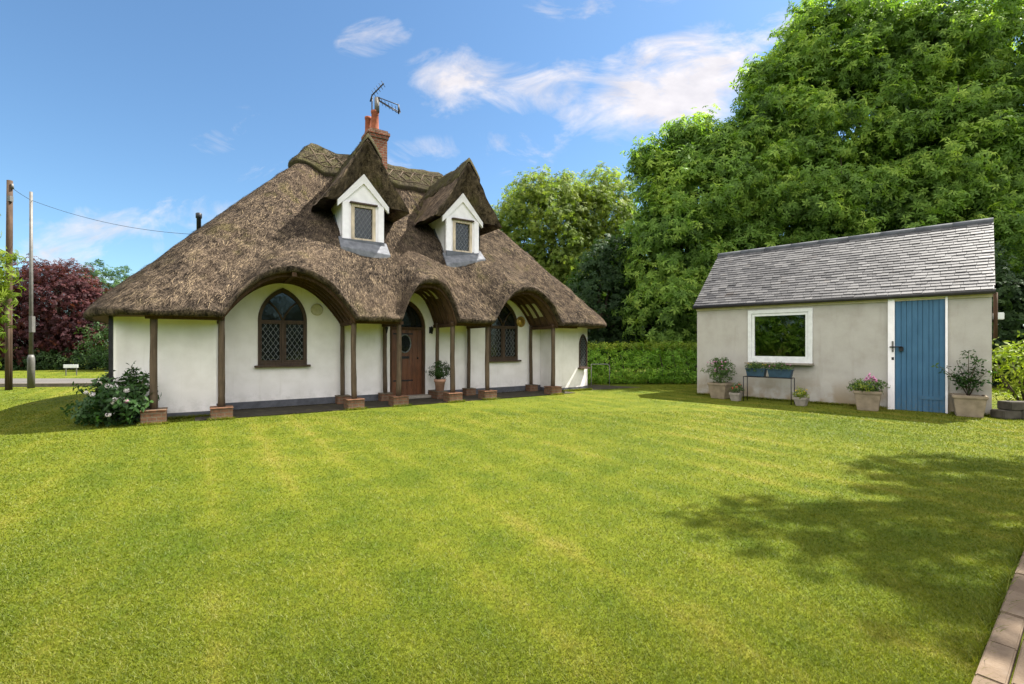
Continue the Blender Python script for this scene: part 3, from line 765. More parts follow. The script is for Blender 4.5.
for c, hw, ks in ((4.96, .68, (.32, .62)), (7.60, 1.03, (.58, .86))):
    for v0, v1 in ((.26, .44), (.56, .74), (.85, .98)):             # pale plaster between the ribs; right arch panels paint tan reflected light
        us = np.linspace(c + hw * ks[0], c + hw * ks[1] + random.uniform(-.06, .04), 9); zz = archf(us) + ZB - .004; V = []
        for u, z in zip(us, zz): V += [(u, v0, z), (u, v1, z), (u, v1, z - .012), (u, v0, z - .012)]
        MB().add(V, [(4 * i + k, 4 * i + (k + 1) % 4, 4 * i + 4 + (k + 1) % 4, 4 * i + 4 + k) for i in range(8) for k in range(4)] + [(3, 2, 1, 0), (32, 33, 34, 35)]).build('plaster_reflection_panel', M['cream'], house)
MB().box((2.17, .35, ZB + .84), (.08, 1.3, .08)).build('ridge_beam', M['timber'], house)

# ---- dormers
def dormer(uc):
    # local: centre u=0, wall face at y=0
    zb, ze, za = 3.56, 4.60, 5.17; hw = .478
    body = link('dormer', shape2d([[(-hw, zb), (hw, zb), (hw, ze), (0, za), (-hw, ze)], [(-.27, 3.70), (.27, 3.70), (.27, 4.56), (-.27, 4.56)]], .10), M['wpaint'], house)
    for s in (-1, 1):
        MB().add([(s * hw, .02, 3.50), (s * hw, 1.7, 4.3), (s * hw, 1.7, 4.75), (s * hw, .02, 4.66)] + [(s * (hw - .06), .1, 3.50), (s * (hw - .06), 1.7, 4.3), (s * (hw - .06), 1.7, 4.75), (s * (hw - .06), .1, 4.66)],
                 [(0, 1, 2, 3), (7, 6, 5, 4), (0, 3, 7, 4), (3, 2, 6, 7), (0, 4, 5, 1)]).build('cheek', M['wpaint'], body)
        MB().box((s * (hw + .012), .40, 4.08), (.03, .95, .06), M=Matrix.Rotation(math.atan(1.18), 3, 'X')).build('soaker', M['darklead'], body, (0, .0, -.04))
        MB().add([(s * .585, -.05, ze - .02), (s * .585, -.05, ze - .16), (0, -.05, za - .13), (0, -.05, za + .09)] + [(s * .585, .04, ze - .02), (s * .585, .04, ze - .16), (0, .04, za - .13), (0, .04, za + .09)],
                 [(0, 1, 2, 3), (7, 6, 5, 4), (0, 4, 5, 1), (1, 5, 6, 2), (3, 7, 4, 0)]).build('bargeboard', M['wpaint'], body)
        MB().box((s * (hw - .075), -.012, (zb + ze) / 2 - .01), (.14, .04, ze - zb - .02)).build('corner_board', M['wpaint'], body, bevel=.004)
    win = link('window', shape2d([[(-.275, 3.70), (.275, 3.70), (.275, 4.545), (-.275, 4.545)], [(-.205, 3.775), (.205, 3.775), (.205, 4.485), (-.205, 4.485)]], .09), M['oakpale'], body, (0, -.025, 0))
    # pane, leading and drip belong to the dormer's window
    link('pane', shape2d([[(-.21, 3.77), (.21, 3.77), (.21, 4.49), (-.21, 4.49)]], .006), M['glass'], body, (0, .03, 0))
    clip_diamonds(0, .41, 3.78, 4.48, lambda x, z: 3.775 < z < 4.485, .098, 1.5, .004).build('leading', M['came'], body, (0, .022, 0))
    MB().box((0, -.045, 4.565), (.62, .07, .035)).build('drip_rail', M['frame'], body)
    za_ = [zroof(uc + x, .975 - .27) for x in (-.55, .55)]; zb_ = [zroof(uc + x, .975 + .0) for x in (-.55, .55)]; zr1 = min(zb_); print('ROOF', uc, za_, zb_)
    MB().box((0, -.03, (zr1 + 3.70) / 2), (.955, .05, 3.70 - zr1 + .06)).build('apron', M['darklead'], body)
    mb = MB(); mb.add([(-.56, -.24, za_[0] + .09), (.56, -.24, za_[1] + .09), (.55, .03, zb_[1] + .09), (-.55, .03, zb_[0] + .09)] + [(-.56, -.24, za_[0] - .05), (.56, -.24, za_[1] - .05), (.55, .03, zb_[1] - .05), (-.55, .03, zb_[0] - .05)],
        [(0, 1, 2, 3), (7, 6, 5, 4), (0, 4, 5, 1), (1, 5, 6, 2), (2, 6, 7, 3), (3, 7, 4, 0)]); mb.build('lead_flashing', M['lead'], body, bevel=.008)
    # thatched hood
    k = 22; prof_o = []; prof_i = []
    for t in np.linspace(-1, 1, 2 * k + 1):
        a = abs(t); x = .99 * t; zo = 6.02 - 1.56 * a - .05 * math.sin(PI * a) + (.06 * (1 - min(1, a / .12)) * 0)
        if a < .1: zo -= .05 * (1 - a / .1) ** 2
        prof_o.append((x, zo)); prof_i.append((.555 * t, 5.255 - .66 * a))
    po = np.array(prof_o); pi_ = np.array(prof_i)
    def r_(pr, y, dz=0): return np.stack([pr[:, 0], np.full(len(pr), y), pr[:, 1] + dz], 1)
    rws = [r_(po, y) for y in np.linspace(2.9, -.30, 40)]
    rws.append(r_(po * .995 + np.array([0, .0]), -.36, .005)); rws.append(r_(po * .96 + pi_ * .04, -.40, 0)); 
    for f in np.linspace(.12, 1, 9): rws.append(r_(po * (1 - f) + pi_ * f, -.40 + .43 * f ** 1.1))
    rws.append(r_(pi_, 2.3))
    G = np.stack(rws, 0); G[:, :, 2] += lump(G, 5., .022, 21) + lump(G, 15., .012, 22); G[:-1, :, 0] += lump(G[:-1], 9., .012, 23)
    V0 = G.reshape(-1, 3); F0 = grid_faces(G.shape[0], G.shape[1], False)
    nr, nc = G.shape[:2]
    # underside of the two feet
    ext = []
    for j in (0, nc - 1):
        a = [i * nc + j for i in range(nr)]
        ext += [(a[i], a[i + 1], a[nr - 1], a[nr - 1]) for i in range(0, nr - 2)]
    fb = []
    for j in (0, nc - 1):                                         # flat soffit strip: outer foot back edge - outer foot front - inner front - inner back
        q = [0 * nc + j, 39 * nc + j, (nr - 2) * nc + j, (nr - 1) * nc + j]; fb.append(q if j else q[::-1])
        fb.append([39 * nc + j, 41 * nc + j, 46 * nc + j, (nr - 2) * nc + j])
    F0 = np.concatenate([F0, np.array(fb)])
    s1, f1, t1 = straws(G, 8000, (2, 37), False, ln=(.05, .12), lift=.010, seed=31, down=-1)
    # straws run across the profile on the slopes
    me = np_mesh('hood', np.concatenate([V0, s1]), np.concatenate([F0, f1 + len(V0)]), np.concatenate([np.clip(RNG.normal(.58, .12, len(V0)), 0, 1), t1 + .1]))
    hood = link('hood', me, [M['thatch']], body)
    # ridge saddle of the hood
    pr = np.array([(x, z) for x, z in prof_o if abs(x) < .36])
    rws = [r_(pr * np.array([1.02, 1]), -.37, .0)] + [r_(pr, y, .075) for y in np.linspace(-.38, 2.6, 30)]
    rws[1][:, 2] += .03
    G2 = np.stack(rws, 0); G2[:, :, 2] += lump(G2, 7., .02, 41)
    G2 = np.concatenate([G2[:, :1] - np.array([0, 0, .09]), G2, G2[:, -1:] - np.array([0, 0, .09])], 1)
    s2, f2, t2 = straws(G2, 1800, (3, 28), False, ln=(.04, .09), lift=.010, seed=32)
    V2 = G2.reshape(-1, 3)
    link('hood_ridge', np_mesh('hood_ridge', np.concatenate([V2, s2]), np.concatenate([grid_faces(G2.shape[0], G2.shape[1], False), f2 + len(V2)]), np.concatenate([np.clip(RNG.normal(.42, .1, len(V2)), 0, 1), t2])), M['moss_thatch'], body)
    return body
for uc in (3.82, 6.37): dormer(uc).location = (uc, .975, 0)

# ---- chimney, vent pipe
ch = MB(); ch.box((0, 0, 6.4), (.50, .56, 1.5)); ch.box((0, 0, 7.19), (.57, .63, .09)); ch.box((0, 0, 7.28), (.63, .69, .09)); ch.box((0, 0, 7.355), (.54, .60, .07))
chim = ch.build('chimney', M['chimbrick'], house, (4.86, 3.45, 0), bevel=.008)
for x, y, h, r in ((-.06, -.14, .58, .105), (-.16, .16, .50, .095)):
    MB().lathe([(r * 1.12, 7.36), (r * 1.12, 7.42), (r, 7.45), (r * .95, 7.36 + h - .08), (r * 1.08, 7.36 + h - .06), (r * 1.08, 7.36 + h), (r * .8, 7.36 + h), (r * .75, 7.36 + h - .2)], (x, y, 0), 20).build('chimney_pot', M['terracotta'], chim)
MB().lathe([(.055, 3.3), (.055, 4.78), (.075, 4.80), (.075, 4.92), (.05, 4.94)], (.62, 5.5, 0), 12).build('vent_pipe', M['iron'], house)
# ---- aerial
ae = empty('television_aerial', (0, 0, 0)); tag(ae, 'dark metal aerial strapped to the chimney of the thatched cottage', 'aerial')
def hw(u, v, z): return Vector((H0[0] + .8385 * u - .545 * v, H0[1] + .545 * u + .8385 * v, z))
A0 = hw(4.72, 3.33, 0); ax = A0.x; ay_ = A0.y
MB().tube([(ax, ay_, 7.2), (ax, ay_, 8.40)], .02, 8).build('mast', M['iron'], ae)
MB().tube([(ax + .14, ay_, 7.90), (ax + .14, ay_, 8.30)], .07, 8).build('bracket', M['steel'], ae)
mb = MB(); mb.tube([(ax - .05, ay_, 8.20), (ax + .0, ay_, 8.38), (ax + .36, ay_ - .1, 8.66)], .018, 6)
for k in range(5):
    t = .15 + .2 * k; c = Vector((ax, ay_, 8.38)).lerp(Vector((ax + .36, ay_ - .1, 8.66)), t); mb.tube([c + Vector((-.02, -.12, .02)), c + Vector((.02, .12, -.02))], .008, 5)
mb.build('upper_array', M['iron'], ae)
mb = MB(); b0 = Vector((ax + .12, ay_, 8.27)); b1 = Vector((ax + .78, ay_ - .05, 7.90))
for dz, dy in ((.10, -.10), (-.06, -.06), (.02, .12)):
    mb.tube([b0 + Vector((.03, dy * .3, dz * .5)), b1 + Vector((0, dy, dz * 1.3))], .013, 6)
mb.tube([b1 + Vector((0, -.1, .15)), b1 + Vector((0, .12, .03)), b1 + Vector((0, -.06, -.1)), b1 + Vector((0, -.1, .15))], .018, 6)
for k in range(6):
    c = b0.lerp(b1, .1 + .15 * k); mb.tube([c + Vector((.02, -.13, .03)), c + Vector((-.02, .13, -.03))], .007, 5)
mb.box((ax + .16, ay_, 8.27), (.12, .08, .09)); mb.build('lower_array', M['iron'], ae)

# ================================================================== SHED
S0 = (4.964, 12.737, 0); SRZ = math.atan2(-.701, .713)
shed = empty('garden_shed', S0, SRZ); tag(shed, 'grey roughcast shed with slate roof and blue plank door', 'shed')
SL, SD = 5.56, 3.2; ZE = 2.36; ZRI = 3.90
def sw(a, b, z=0): return Vector((S0[0] + .713 * a + .701 * b, S0[1] - .701 * a + .713 * b, z))
link('front_wall', shape2d([[(0, -.05), (SL, -.05), (SL, ZE), (0, ZE)], [(1.31, .92), (2.66, .92), (2.66, 2.16), (1.31, 2.16)], [(4.04, -.02), (4.96, -.02), (4.96, 2.30), (4.04, 2.30)]], .2), M['render'], shed)
for a in (0, SL - .2):
    mb = MB(); x0, x1 = a, a + .2; pr = [(.201, -.05), (SD, -.05), (SD, ZE), (SD / 2, ZRI - .06), (.201, ZE + .1)]
    mb.add([(x0, y, z) for y, z in pr] + [(x1, y, z) for y, z in pr], [(0, 1, 2, 3, 4)[::-1], (5, 6, 7, 8, 9)] + [(i, (i + 1) % 5, (i + 1) % 5 + 5, i + 5) for i in range(5)]); mb.build('gable_wall', M['render'], shed)
MB().box((SL / 2, SD - .1, ZE / 2), (SL - .402, .2, ZE)).build('back_wall', M['render'], shed)
MB().box((SL / 2, -.018, ZE - .065), (SL + .02, .035, .13)).build('fascia', M['fascia'], shed)
# slates
pitch = math.atan2(ZRI - ZE, SD / 2 + .06); slen = math.hypot(ZRI - ZE, SD / 2 + .06)
mb = MB(); NR = 23; ex = slen / NR
for face in (0, 1):
    for r in range(NR):
        x = -.05 - random.uniform(0, .13) - (.13 if r % 2 else 0); 
        while x < SL + .04:
            w = random.uniform(.15, .235); x0 = max(x, -.04); x1 = min(x + w - .006, SL + .045)
            if x1 - x0 > .03:
                s0 = r * ex - .02 + random.uniform(-.006, .006); s1 = s0 + ex * 1.9; s1 = min(s1, slen + .01)
                lift = .030 + random.uniform(0, .006); t = .011
                def pt(x, s, h):
                    y = -.10 + math.cos(pitch) * s - math.sin(pitch) * h; z = ZE - .01 + math.sin(pitch) * s + math.cos(pitch) * h
                    return (x, y if face == 0 else SD - y, z)
                b = [pt(x0, s0, lift), pt(x1, s0, lift + random.uniform(-.003, .003)), pt(x1, s1, .012), pt(x0, s1, .012)]; tp = [pt(x0, s0, lift + t), pt(x1, s0, lift + t), pt(x1, s1, .012 + t), pt(x0, s1, .012 + t)]
                mb.add(b + tp, [(3, 2, 1, 0), (4, 5, 6, 7), (0, 1, 5, 4), (1, 2, 6, 5), (2, 3, 7, 6), (3, 0, 4, 7)])
            x += w
sr = mb.build('slate_roof', M['slate'], shed)
mb = MB()
k = 9
for i in range(k):
    L = (SL + .1) / k; mb.tube([(-.05 + i * L + .004, SD / 2, ZRI + .015), (-.05 + (i + 1) * L - .004, SD / 2, ZRI + .015)], .085, 10, smooth=True)
mb.build('ridge_tiles', M['ridge'], sr)
MB().tube([(-.05, -.115, ZE - .035), (SL + .05, -.115, ZE - .035)], .048, 10).build('gutter', M['gutter'], shed)
MB().tube([(SL + .05, .06, ZE - .05), (SL + .05, .06, 1.95), (SL + .05, .06, 1.45)], .03, 8).build('downpipe', M['timber'], shed)
mb = MB(); mb.box((SL + .09, .12, 1.87), (.15, .12, .13)); mb.build('security_light', M['upvc'], shed, bevel=.01)
for z in (ZE, ):
    for a in (-.03, SL + .0):                                       # rake boards under the slates
        mb = MB(); mb.add([(a, .0, ZE - .06), (a + .03, .0, ZE - .06), (a + .03, .0, ZE + .03), (a, .0, ZE + .03), (a, SD / 2, ZRI - .10), (a + .03, SD / 2, ZRI - .10), (a + .03, SD / 2, ZRI - .0), (a, SD / 2, ZRI - .0)], [(3, 2, 1, 0), (4, 5, 6, 7), (0, 1, 5, 4), (1, 2, 6, 5), (2, 3, 7, 6), (3, 0, 4, 7)])
        mb.build('verge_board', M['wpaint'], shed)
# shed window
wf = link('window', shape2d([[(1.29, .90), (2.68, .90), (2.68, 2.18), (1.29, 2.18)], [(1.375, .985), (2.595, .985), (2.595, 2.095), (1.375, 2.095)]], .10), M['upvc'], shed, (0, -.03, 0))
link('casement', shape2d([[(1.378, .988), (2.592, .988), (2.592, 2.092), (1.378, 2.092)], [(1.44, 1.055), (2.535, 1.055), (2.535, 2.03), (1.44, 2.03)]], .06), M['upvc'], wf, (0, .02, 0))
pm = bpy.data.materials.new('clear_glass'); pm.use_nodes = True; n = N(pm.node_tree); out = pm.node_tree.nodes['Material Output']
tr = n.node('ShaderNodeBsdfTransparent'); tr.inputs[0].default_value = (.72, .76, .72, 1); gl = n.node('ShaderNodeBsdfGlossy'); gl.inputs['Roughness'].default_value = .02
lw = n.node('ShaderNodeFresnel'); lw.inputs[0].default_value = 1.55; mx = n.node('ShaderNodeMixShader')
n.put(mx.inputs[0], lw.outputs[0]); n.put(mx.inputs[1], tr.outputs[0]); n.put(mx.inputs[2], gl.outputs[0]); n.put(out.inputs[0], mx.outputs[0]); M['clear'] = pm
link('pane', shape2d([[(1.435, 1.05), (2.54, 1.05), (2.54, 2.035), (1.435, 2.035)]], .006), M['clear'], wf, (0, .045, 0))
MB().box((1.985, -.07, .885), (1.46, .16, .045)).build('sill', M['greypot'], wf, bevel=.006)
# shed door
df = MB(); df.box((4.095, -.015, 1.14), (.11, .09, 2.30)); df.box((4.94, -.015, 1.14), (.035, .09, 2.30)); df.box((4.54, -.013, 2.28), (.78, .085, .03))
df.build('door_frame', M['wpaint'], shed)
mb = MB(); xw = [.10, .085, .085, .09, .075, .095, .06, .09, .09]; x = 4.152; sc_ = .768 / sum(xw)
for w in xw: mb.box((x + w * sc_ / 2, .02, 1.13), (w * sc_ - .006, .04, 2.26)); x += w * sc_
mb.box((4.536, .035, 1.13), (.76, .02, 2.25))
sdoor = mb.build('plank_door', M['blue'], shed, (0, -.02, 0), bevel=.003)
mb = MB(); mb.box((4.72, -.006, .28), (.36, .012, .07)); mb.build('patch_board', M['blue'], sdoor)
MB().box((4.12, -.045, 1.30), (.03, .02, .22)).build('hasp', M['steel'], sdoor); MB().tube([(4.07, -.062, 1.29), (4.27, -.062, 1.29)], .013, 6).build('bolt', M['iron'], sdoor); MB().box((4.255, -.035, 1.25), (.07, .035, .09)).build('padlock', M['iron'], sdoor); MB().box((4.12, -.035, 1.05), (.04, .015, .06)).build('lock_plate', M['iron'], sdoor)
# workbench, and a dark panel added to darken the inside behind the window
MB().box((2.2, 2.55, 1.15), (3.8, .06, 2.3)).build('dark_backing_panel', M['timber'], shed); MB().box((2.0, 1.2, .45), (2.0, .6, .9)).build('workbench', M['timber'], shed)
# ================================================================== POTS BY THE SHED
def planter(name, label, cat, a, b, wt, wb, h, fol, m, group='planters along the shed wall', rim=.03, cap=True):
    root = empty(name, sw(a, b), SRZ + random.uniform(-.12, .12)); tag(root, label, cat, group)
    k = math.sqrt(.5)
    MB().lathe([(wb * k, 0), (wt * k * .96, h - .06), (wt * k * 1.04, h - .055), (wt * k * 1.04, h), (wt * k * .88, h), (wt * k * .84, h - .05)], n=4).build('pot', m, root, bevel=.008)
    MB().box((0, 0, h - .045), (wt * .86, wt * .86, .02)).build('soil', M['soil'], root)
    fol(root, h); return root
def blooms(root, pts, m, r=.03, name='flower'):
    for (x, y, z) in pts:
        mb = MB()
        for _ in range(5): mb.ball((x + random.uniform(-r, r), y + random.uniform(-r, r), z + random.uniform(-r * .6, r * .6)), (r * .6, r * .6, r * .45), 6)
        mb.build(name, m, root)
def stems(root, pts, h, r=.008):
    mb = MB()
    for p_ in pts: mb.tube([(0, 0, h - .05), (p_[0] * .35, p_[1] * .35, h + (p_[2] - h) * .5), p_], [r, r * .8, r * .4], 5)
    return mb.build('stems', M['bark'], root)
def f1(root, h):
    stems(root, [(.1, .05, h + .45), (-.12, 0, h + .4), (0, -.1, h + .5), (.15, -.1, h + .3)], h)
    foliage('foliage', [((0, 0, h + .28), (.33, .30, .30)), ((.02, 0, h + .48), (.18, .18, .16))], 420, .055, M['potleaf'], root, 'pair', .10, .35, seed=3)
    blooms(root, [(random.uniform(-.2, .2), random.uniform(-.28, -.1), h + random.uniform(.25, .55)) for _ in range(12)], M['petal_pink'], .018)
planter('potted_shrub', 'square stone planter with a bushy round shrub, leftmost along the shed wall', 'planter', .80, -.47, .46, .34, .39, f1, M['stonepot'])
def f2(root, h):
    foliage('foliage', [((0, 0, h + .09), (.15, .14, .12))], 500, .04, M['potleaf'], root, 'pair', .05, .3, seed=4)
    blooms(root, [(random.uniform(-.1, .1), random.uniform(-.12, .05), h + random.uniform(.08, .2)) for _ in range(9)], M['petal_red'], .02)
planter('flower_pot', 'small pale pot of red flowers left of the wire plant stand', 'flower pot', 1.27, -.78, .23, .17, .20, f2, M['greypot'])
def f3(root, h):
    foliage('foliage', [((0, 0, h + .09), (.14, .13, .12))], 500, .04, M['hedge_y'], root, 'pair', .05, .3, seed=5)
    blooms(root, [(random.uniform(-.1, .1), random.uniform(-.12, .05), h + random.uniform(.06, .18)) for _ in range(7)], M['petal_yellow'], .018)
planter('flower_pot', 'small grey pot of yellow flowers right of the wire plant stand', 'flower pot', 2.62, -.72, .24, .17, .19, f3, M['greypot'])
def f4(root, h):
    foliage('foliage', [((0, 0, h + .09), (.30, .26, .13))], 520, .055, M['potleaf'], root, 'pair', .08, .3, seed=6)
    foliage('golden_leaves', [((-.05, -.1, h + .08), (.22, .16, .09))], 160, .05, M['hedge_y'], root, 'pair', .08, .2, seed=7)
    mb = MB()
    for x, y, z in ((.02, 0, .36), (.08, .04, .30), (-.03, .05, .28), (.12, -.02, .25)):
        mb.tube([(x, y, h), (x * 1.1, y, h + z)], [.004, .003], 5)
        for k in range(8): mb.ball((x * 1.1 + random.uniform(-.02, .02), y + random.uniform(-.02, .02), h + z * (.6 + .05 * k)), (.016, .016, .02), 6)
    mb.build('flower_spikes', M['petal_pink'], root)
planter('potted_flowers', 'square stone planter with pink flower spikes just left of the blue door', 'planter', 3.77, -.52, .45, .34, .40, f4, M['stonepot'])
def f5(root, h):
    tips = [(-.30, -.05, h + .42), (-.16, .05, h + .62), (0, 0, h + .83), (.12, -.05, h + .70), (.26, .05, h + .45), (-.4, 0, h + .52), (.08, .1, h + .5), (-.1, -.12, h + .35), (.22, -.1, h + .3)]
    stems(root, tips, h)
    P_, D_ = [], []
    for t in tips:
        for k in range(22):
            f = .35 + .65 * random.random(); b_ = Vector((t[0] * .35, t[1] * .35, h + (t[2] - h) * .5)); p0 = Vector((0, 0, h)).lerp(b_, f * 2) if f < .5 else b_.lerp(Vector(t), f * 2 - 1)
            P_.append(p0 + Vector((random.uniform(-.09, .09), random.uniform(-.09, .09), random.uniform(-.04, .05)))); D_.append((random.uniform(-.5, .5), random.uniform(-.5, .5), 1))
    V, F, t = sprays(np.array(P_), np.array(D_), RNG.uniform(.05, .09, len(P_)), 'pair', .5); link('foliage', np_mesh('foliage', V, F, t), M['shrub'], root)
planter('potted_sapling', 'square stone planter with a leggy open shrub at right of the blue door', 'planter', 5.25, -.22, .47, .36, .40, f5, M['stonepot'])
# wire stand with two troughs
stand = empty('plant_stand', sw(1.93, -.62), SRZ); tag(stand, 'thin black wire plant stand under the shed window', 'plant stand')
mb = MB(); hw_ = .50; dp = .13; zt = .585
for y in (-dp, dp): mb.tube([(-hw_, y, zt), (hw_, y, zt)], .009, 6)
for x in (-hw_, -.17, .17, hw_): mb.tube([(x, -dp, zt), (x, dp, zt)], .008, 6)
mb.build('shelf_frame', M['iron'], stand)
for x in (-hw_, hw_):
    for y in (-dp, dp): MB().tube([(x, y, 0), (x, y, zt)], .009, 6).build('leg', M['iron'], stand)
def trough(x, w, label, sd_, m2):
    p_ = sw(1.93 + x, -.62); root = empty('flower_trough', (p_.x, p_.y, .596), SRZ); tag(root, label, 'trough', 'dark blue troughs on the plant stand')
    mb = MB(); mb.box((0, 0, .09), (w, .19, .18), taper=.86); mb.box((0, 0, .172), (w + .02, .21, .02)); mb.build('pot', M['trough'], root, bevel=.005)
    foliage('foliage', [((0, 0, .22), (w * .52, .13, .10))], 650, .05, M['potleaf'], root, 'pair', .07, .3, seed=sd_)
    blooms(root, [(random.uniform(-w / 2, w / 2), random.uniform(-.1, .05), .24 + random.uniform(0, .06)) for _ in range(8)], m2, .014)
trough(-.26, .42, 'shorter dark blue trough of small plants at left end of the wire stand', 8, M['petal_yellow'])
trough(.25, .50, 'longer dark blue trough of leafy plants at right end of the wire stand', 9, M['petal_pink'])
# topiary pot by the cottage door
p_ = hw(5.61, .70, .195); tp = empty('potted_topiary', p_); tag(tp, 'pink terracotta pot with a clipped dark green ball beside the front door', 'potted plant')
MB().lathe([(.095, 0), (.13, .22), (.145, .225), (.148, .29), (.12, .29), (.115, .25)], n=24).build('pot', M['pinkpot'], tp)
MB().tube([(0, 0, .22), (.01, 0, .4)], .018, 6).build('stem', M['bark'], tp)
foliage('foliage', [((0, 0, .49), (.25, .25, .22))], 700, .05, M['box'], tp, 'pair', .08, .35, seed=12)

# ================================================================== BORDER PLANTS
hy = empty('hydrangea_bush', (-6.72, 8.0, 0)); hy.scale = (.86, .86, .95); tag(hy, 'leafy bush with white and pink flowers at left corner of the cottage', 'shrub')
lob = [((.15, -.05, .30), (.55, .42, .36)), ((-.3, .1, .38), (.40, .38, .36)), ((.30, .1, .50), (.32, .3, .28)), ((-.1, .15, .62), (.34, .32, .22)), ((-.45, 0, .20), (.22, .25, .2))]
foliage('foliage', lob, 150, .115, M['shrub'], hy, 'pair', .17, .3, seed=14, zmin=.02)
mb = MB(); tips = [(.34, .05, 1.06), (.30, .18, .95), (.58, .05, .86), (-.2, .1, .9), (-.42, .1, .72)]
for t in tips: mb.tube([(t[0] * .4, t[1], 0), (t[0] * .8, t[1], t[2] * .6), t], [.014, .01, .004], 5)
mb.build('stems', M['bark'], hy)
P_, D_ = [], []
for t in tips:
    for k in range(26):
        f = random.uniform(.6, 1.03); P_.append((t[0] * (.75 + .25 * f) + random.uniform(-.04, .04), t[1] + random.uniform(-.04, .04), t[2] * f)); D_.append((random.uniform(-1, 1), random.uniform(-1, 1), .9))
V, F, t = sprays(np.array(P_), np.array(D_), RNG.uniform(.07, .11, len(P_)), 'pair', .3); link('foliage', np_mesh('foliage', V, F, t), M['shrub'], hy)
for (x, y, z, w) in ((.47, -.25, .62, 0), (.36, -.38, .48, 0), (.30, -.36, .42, 0), (.52, -.32, .44, 1), (.26, -.42, .22, 0), (-.12, -.32, .56, 0), (.12, -.25, .70, 0), (.22, -.2, .68, 0), (-.35, -.2, .58, 0), (.42, -.30, .50, 0)):
    C_ = []; D_ = []; r_h = random.uniform(.035, .06)
    for _ in range(46):
        d = norm(RNG.normal(0, 1, 3)); C_.append((x + d[0] * r_h, y + d[1] * r_h, z + d[2] * r_h * .75)); D_.append(d)
    V, F, t = sprays(np.array(C_), np.array(D_), RNG.uniform(.013, .022, len(C_)), 'maple', .3)
    link('flower_head', np_mesh('flower_head', V, F, t), M['petal_pink' if w else 'petal_white'], hy)
rb = empty('golden_shrub', (10.15, 9.35, 0)); tag(rb, 'yellow green shrub growing behind the low stone wall right of the shed', 'shrub')
foliage('foliage', [((0, 0, .7), (.8, .6, .55)), ((.1, .1, 1.05), (.6, .5, .40)), ((-.35, -.1, .95), (.40, .4, .38)), ((.9, -.2, .8), (.7, .6, .6))], 90, .10, M['hedge_y'], rb, 'pair', .2, .3, seed=15)
mb = MB()
for k in range(7): a = k * .9; mb.tube([(0, 0, 0), (.3 * math.cos(a), .3 * math.sin(a), .5), (.6 * math.cos(a), .5 * math.sin(a), 1.0)], [.03, .02, .008], 6)
mb.build('stems', M['bark'], rb)
lw_ = MB(); random.seed(5)
for r in range(2):
    x = 8.80 + .12 * r
    while x < 12:
        w = random.uniform(.22, .4); lw_.box((x + w / 2, 8.62 + random.uniform(-.012, .012), .08 + .155 * r), (w - .01, .26, .15)); x += w
lwo = lw_.build('low_wall', M['stone'], None, bevel=.012); tag(lwo, 'low dark stone wall at right of the shed', 'low wall')
# hedge between cottage and shed
hg = empty('hedge', (5.3, 16.4, 0)); tag(hg, 'clipped green hedge between the cottage and the shed', 'hedge')
hl = []
x = -3.4
while x < 3.4: hl.append(((x, .1 * math.sin(3 * x), .60), (.60, .55, .70 + .05 * math.sin(5 * x)))); hl.append(((x + .3, -.15, .30), (.5, .45, .34))); x += .62
foliage('foliage', hl, 150, .085, M['hedge'], hg, 'pair', .17, .25, seed=16, up=.5)
foliage('sunlit_top', [((x_, .0, 1.30), (.55, .5, .10)) for x_ in np.arange(-3.0, 3.4, .8)], 110, .07, M['hedge_y'], hg, 'pair', .14, .1, seed=17, up=.8)  # sunlit top of the hedge put in as lighter yellow leaves
mb = MB()
for x in np.arange(-3.3, 3.4, .45): mb.tube([(x, 0, 0), (x + .05, 0, .5), (x - .05, 0, 1.0)], [.03, .025, .012], 6)
mb.build('stems', M['bark'], hg)
rail = empty('handrail', (2.9, 15.35, 0), R(8)); tag(rail, 'pale bent metal handrail beside the right end of the cottage', 'handrail')
MB().tube([(-.35, 0, .70), (.18, 0, .70), (.25, 0, .66), (.26, 0, .58), (.26, 0, 0)], .012, 8).build('bar', M['paleiron'], rail)
MB().tube([(-.35, 0, 0), (-.35, 0, .70)], .012, 8).build('upright', M['paleiron'], rail)
sheet('path', [(2.15, 13.85), (3.2, 14.35), (4.05, 14.75), (3.4, 15.2), (2.4, 15.9), (1.2, 15.2)], .006, M['paving'])

# ================================================================== LEFT SIDE: poles, sign, wire
tp_ = MB().tube([(0, 0, -.2), (0, 0, 2), (.02, 0, 4.5), (.03, 0, 6.15)], [.085, .080, .075, .068], 12)
tpo = empty('telegraph_pole', (-14.78, 13.95, 0)); tag(tpo, 'brown wooden telegraph pole at left edge near the road', 'telegraph pole')
tp_.build('shaft', M['polewood'], tpo); MB().box((.1, -.05, 5.6), (.08, .1, .16)).tube([(.12, 0, 5.9), (.12, -.02, 6.05)], .03, 8).build('insulator', M['steel'], tpo)
MB().tube([(.08, -.08, 0), (.08, -.08, 2.4)], .022, 8).build('cable_guard', M['polewood'], tpo)
lp = empty('lamp_column', (-14.70, 14.52, 0)); tag(lp, 'tall bare grey steel column with a thick base, right of the wooden pole', 'column')
MB().lathe([(.088, -.1), (.088, .85), (.084, .93), (.06, 1.02)], n=16).build('base', M['steel'], lp)
MB().tube([(0, 0, 1.0), (0, 0, 3.5), (0, 0, 6.0)], [.052, .046, .040], 12).build('shaft', M['steel'], lp)
MB().box((.07, -.04, 1.95), (.10, .12, .5)).build('junction_box', M['steel'], lp, bevel=.01)
wi = MB(); a = Vector((-14.7, 13.95, 5.95)); b = Vector((-14.70, 14.52, 5.75)); c = hw(1.5, 5.0, 4.35)
def sag(p0, p1, s, k=24): return [p0.lerp(p1, i / k) - Vector((0, 0, s * 4 * (i / k) * (1 - i / k))) for i in range(k + 1)]
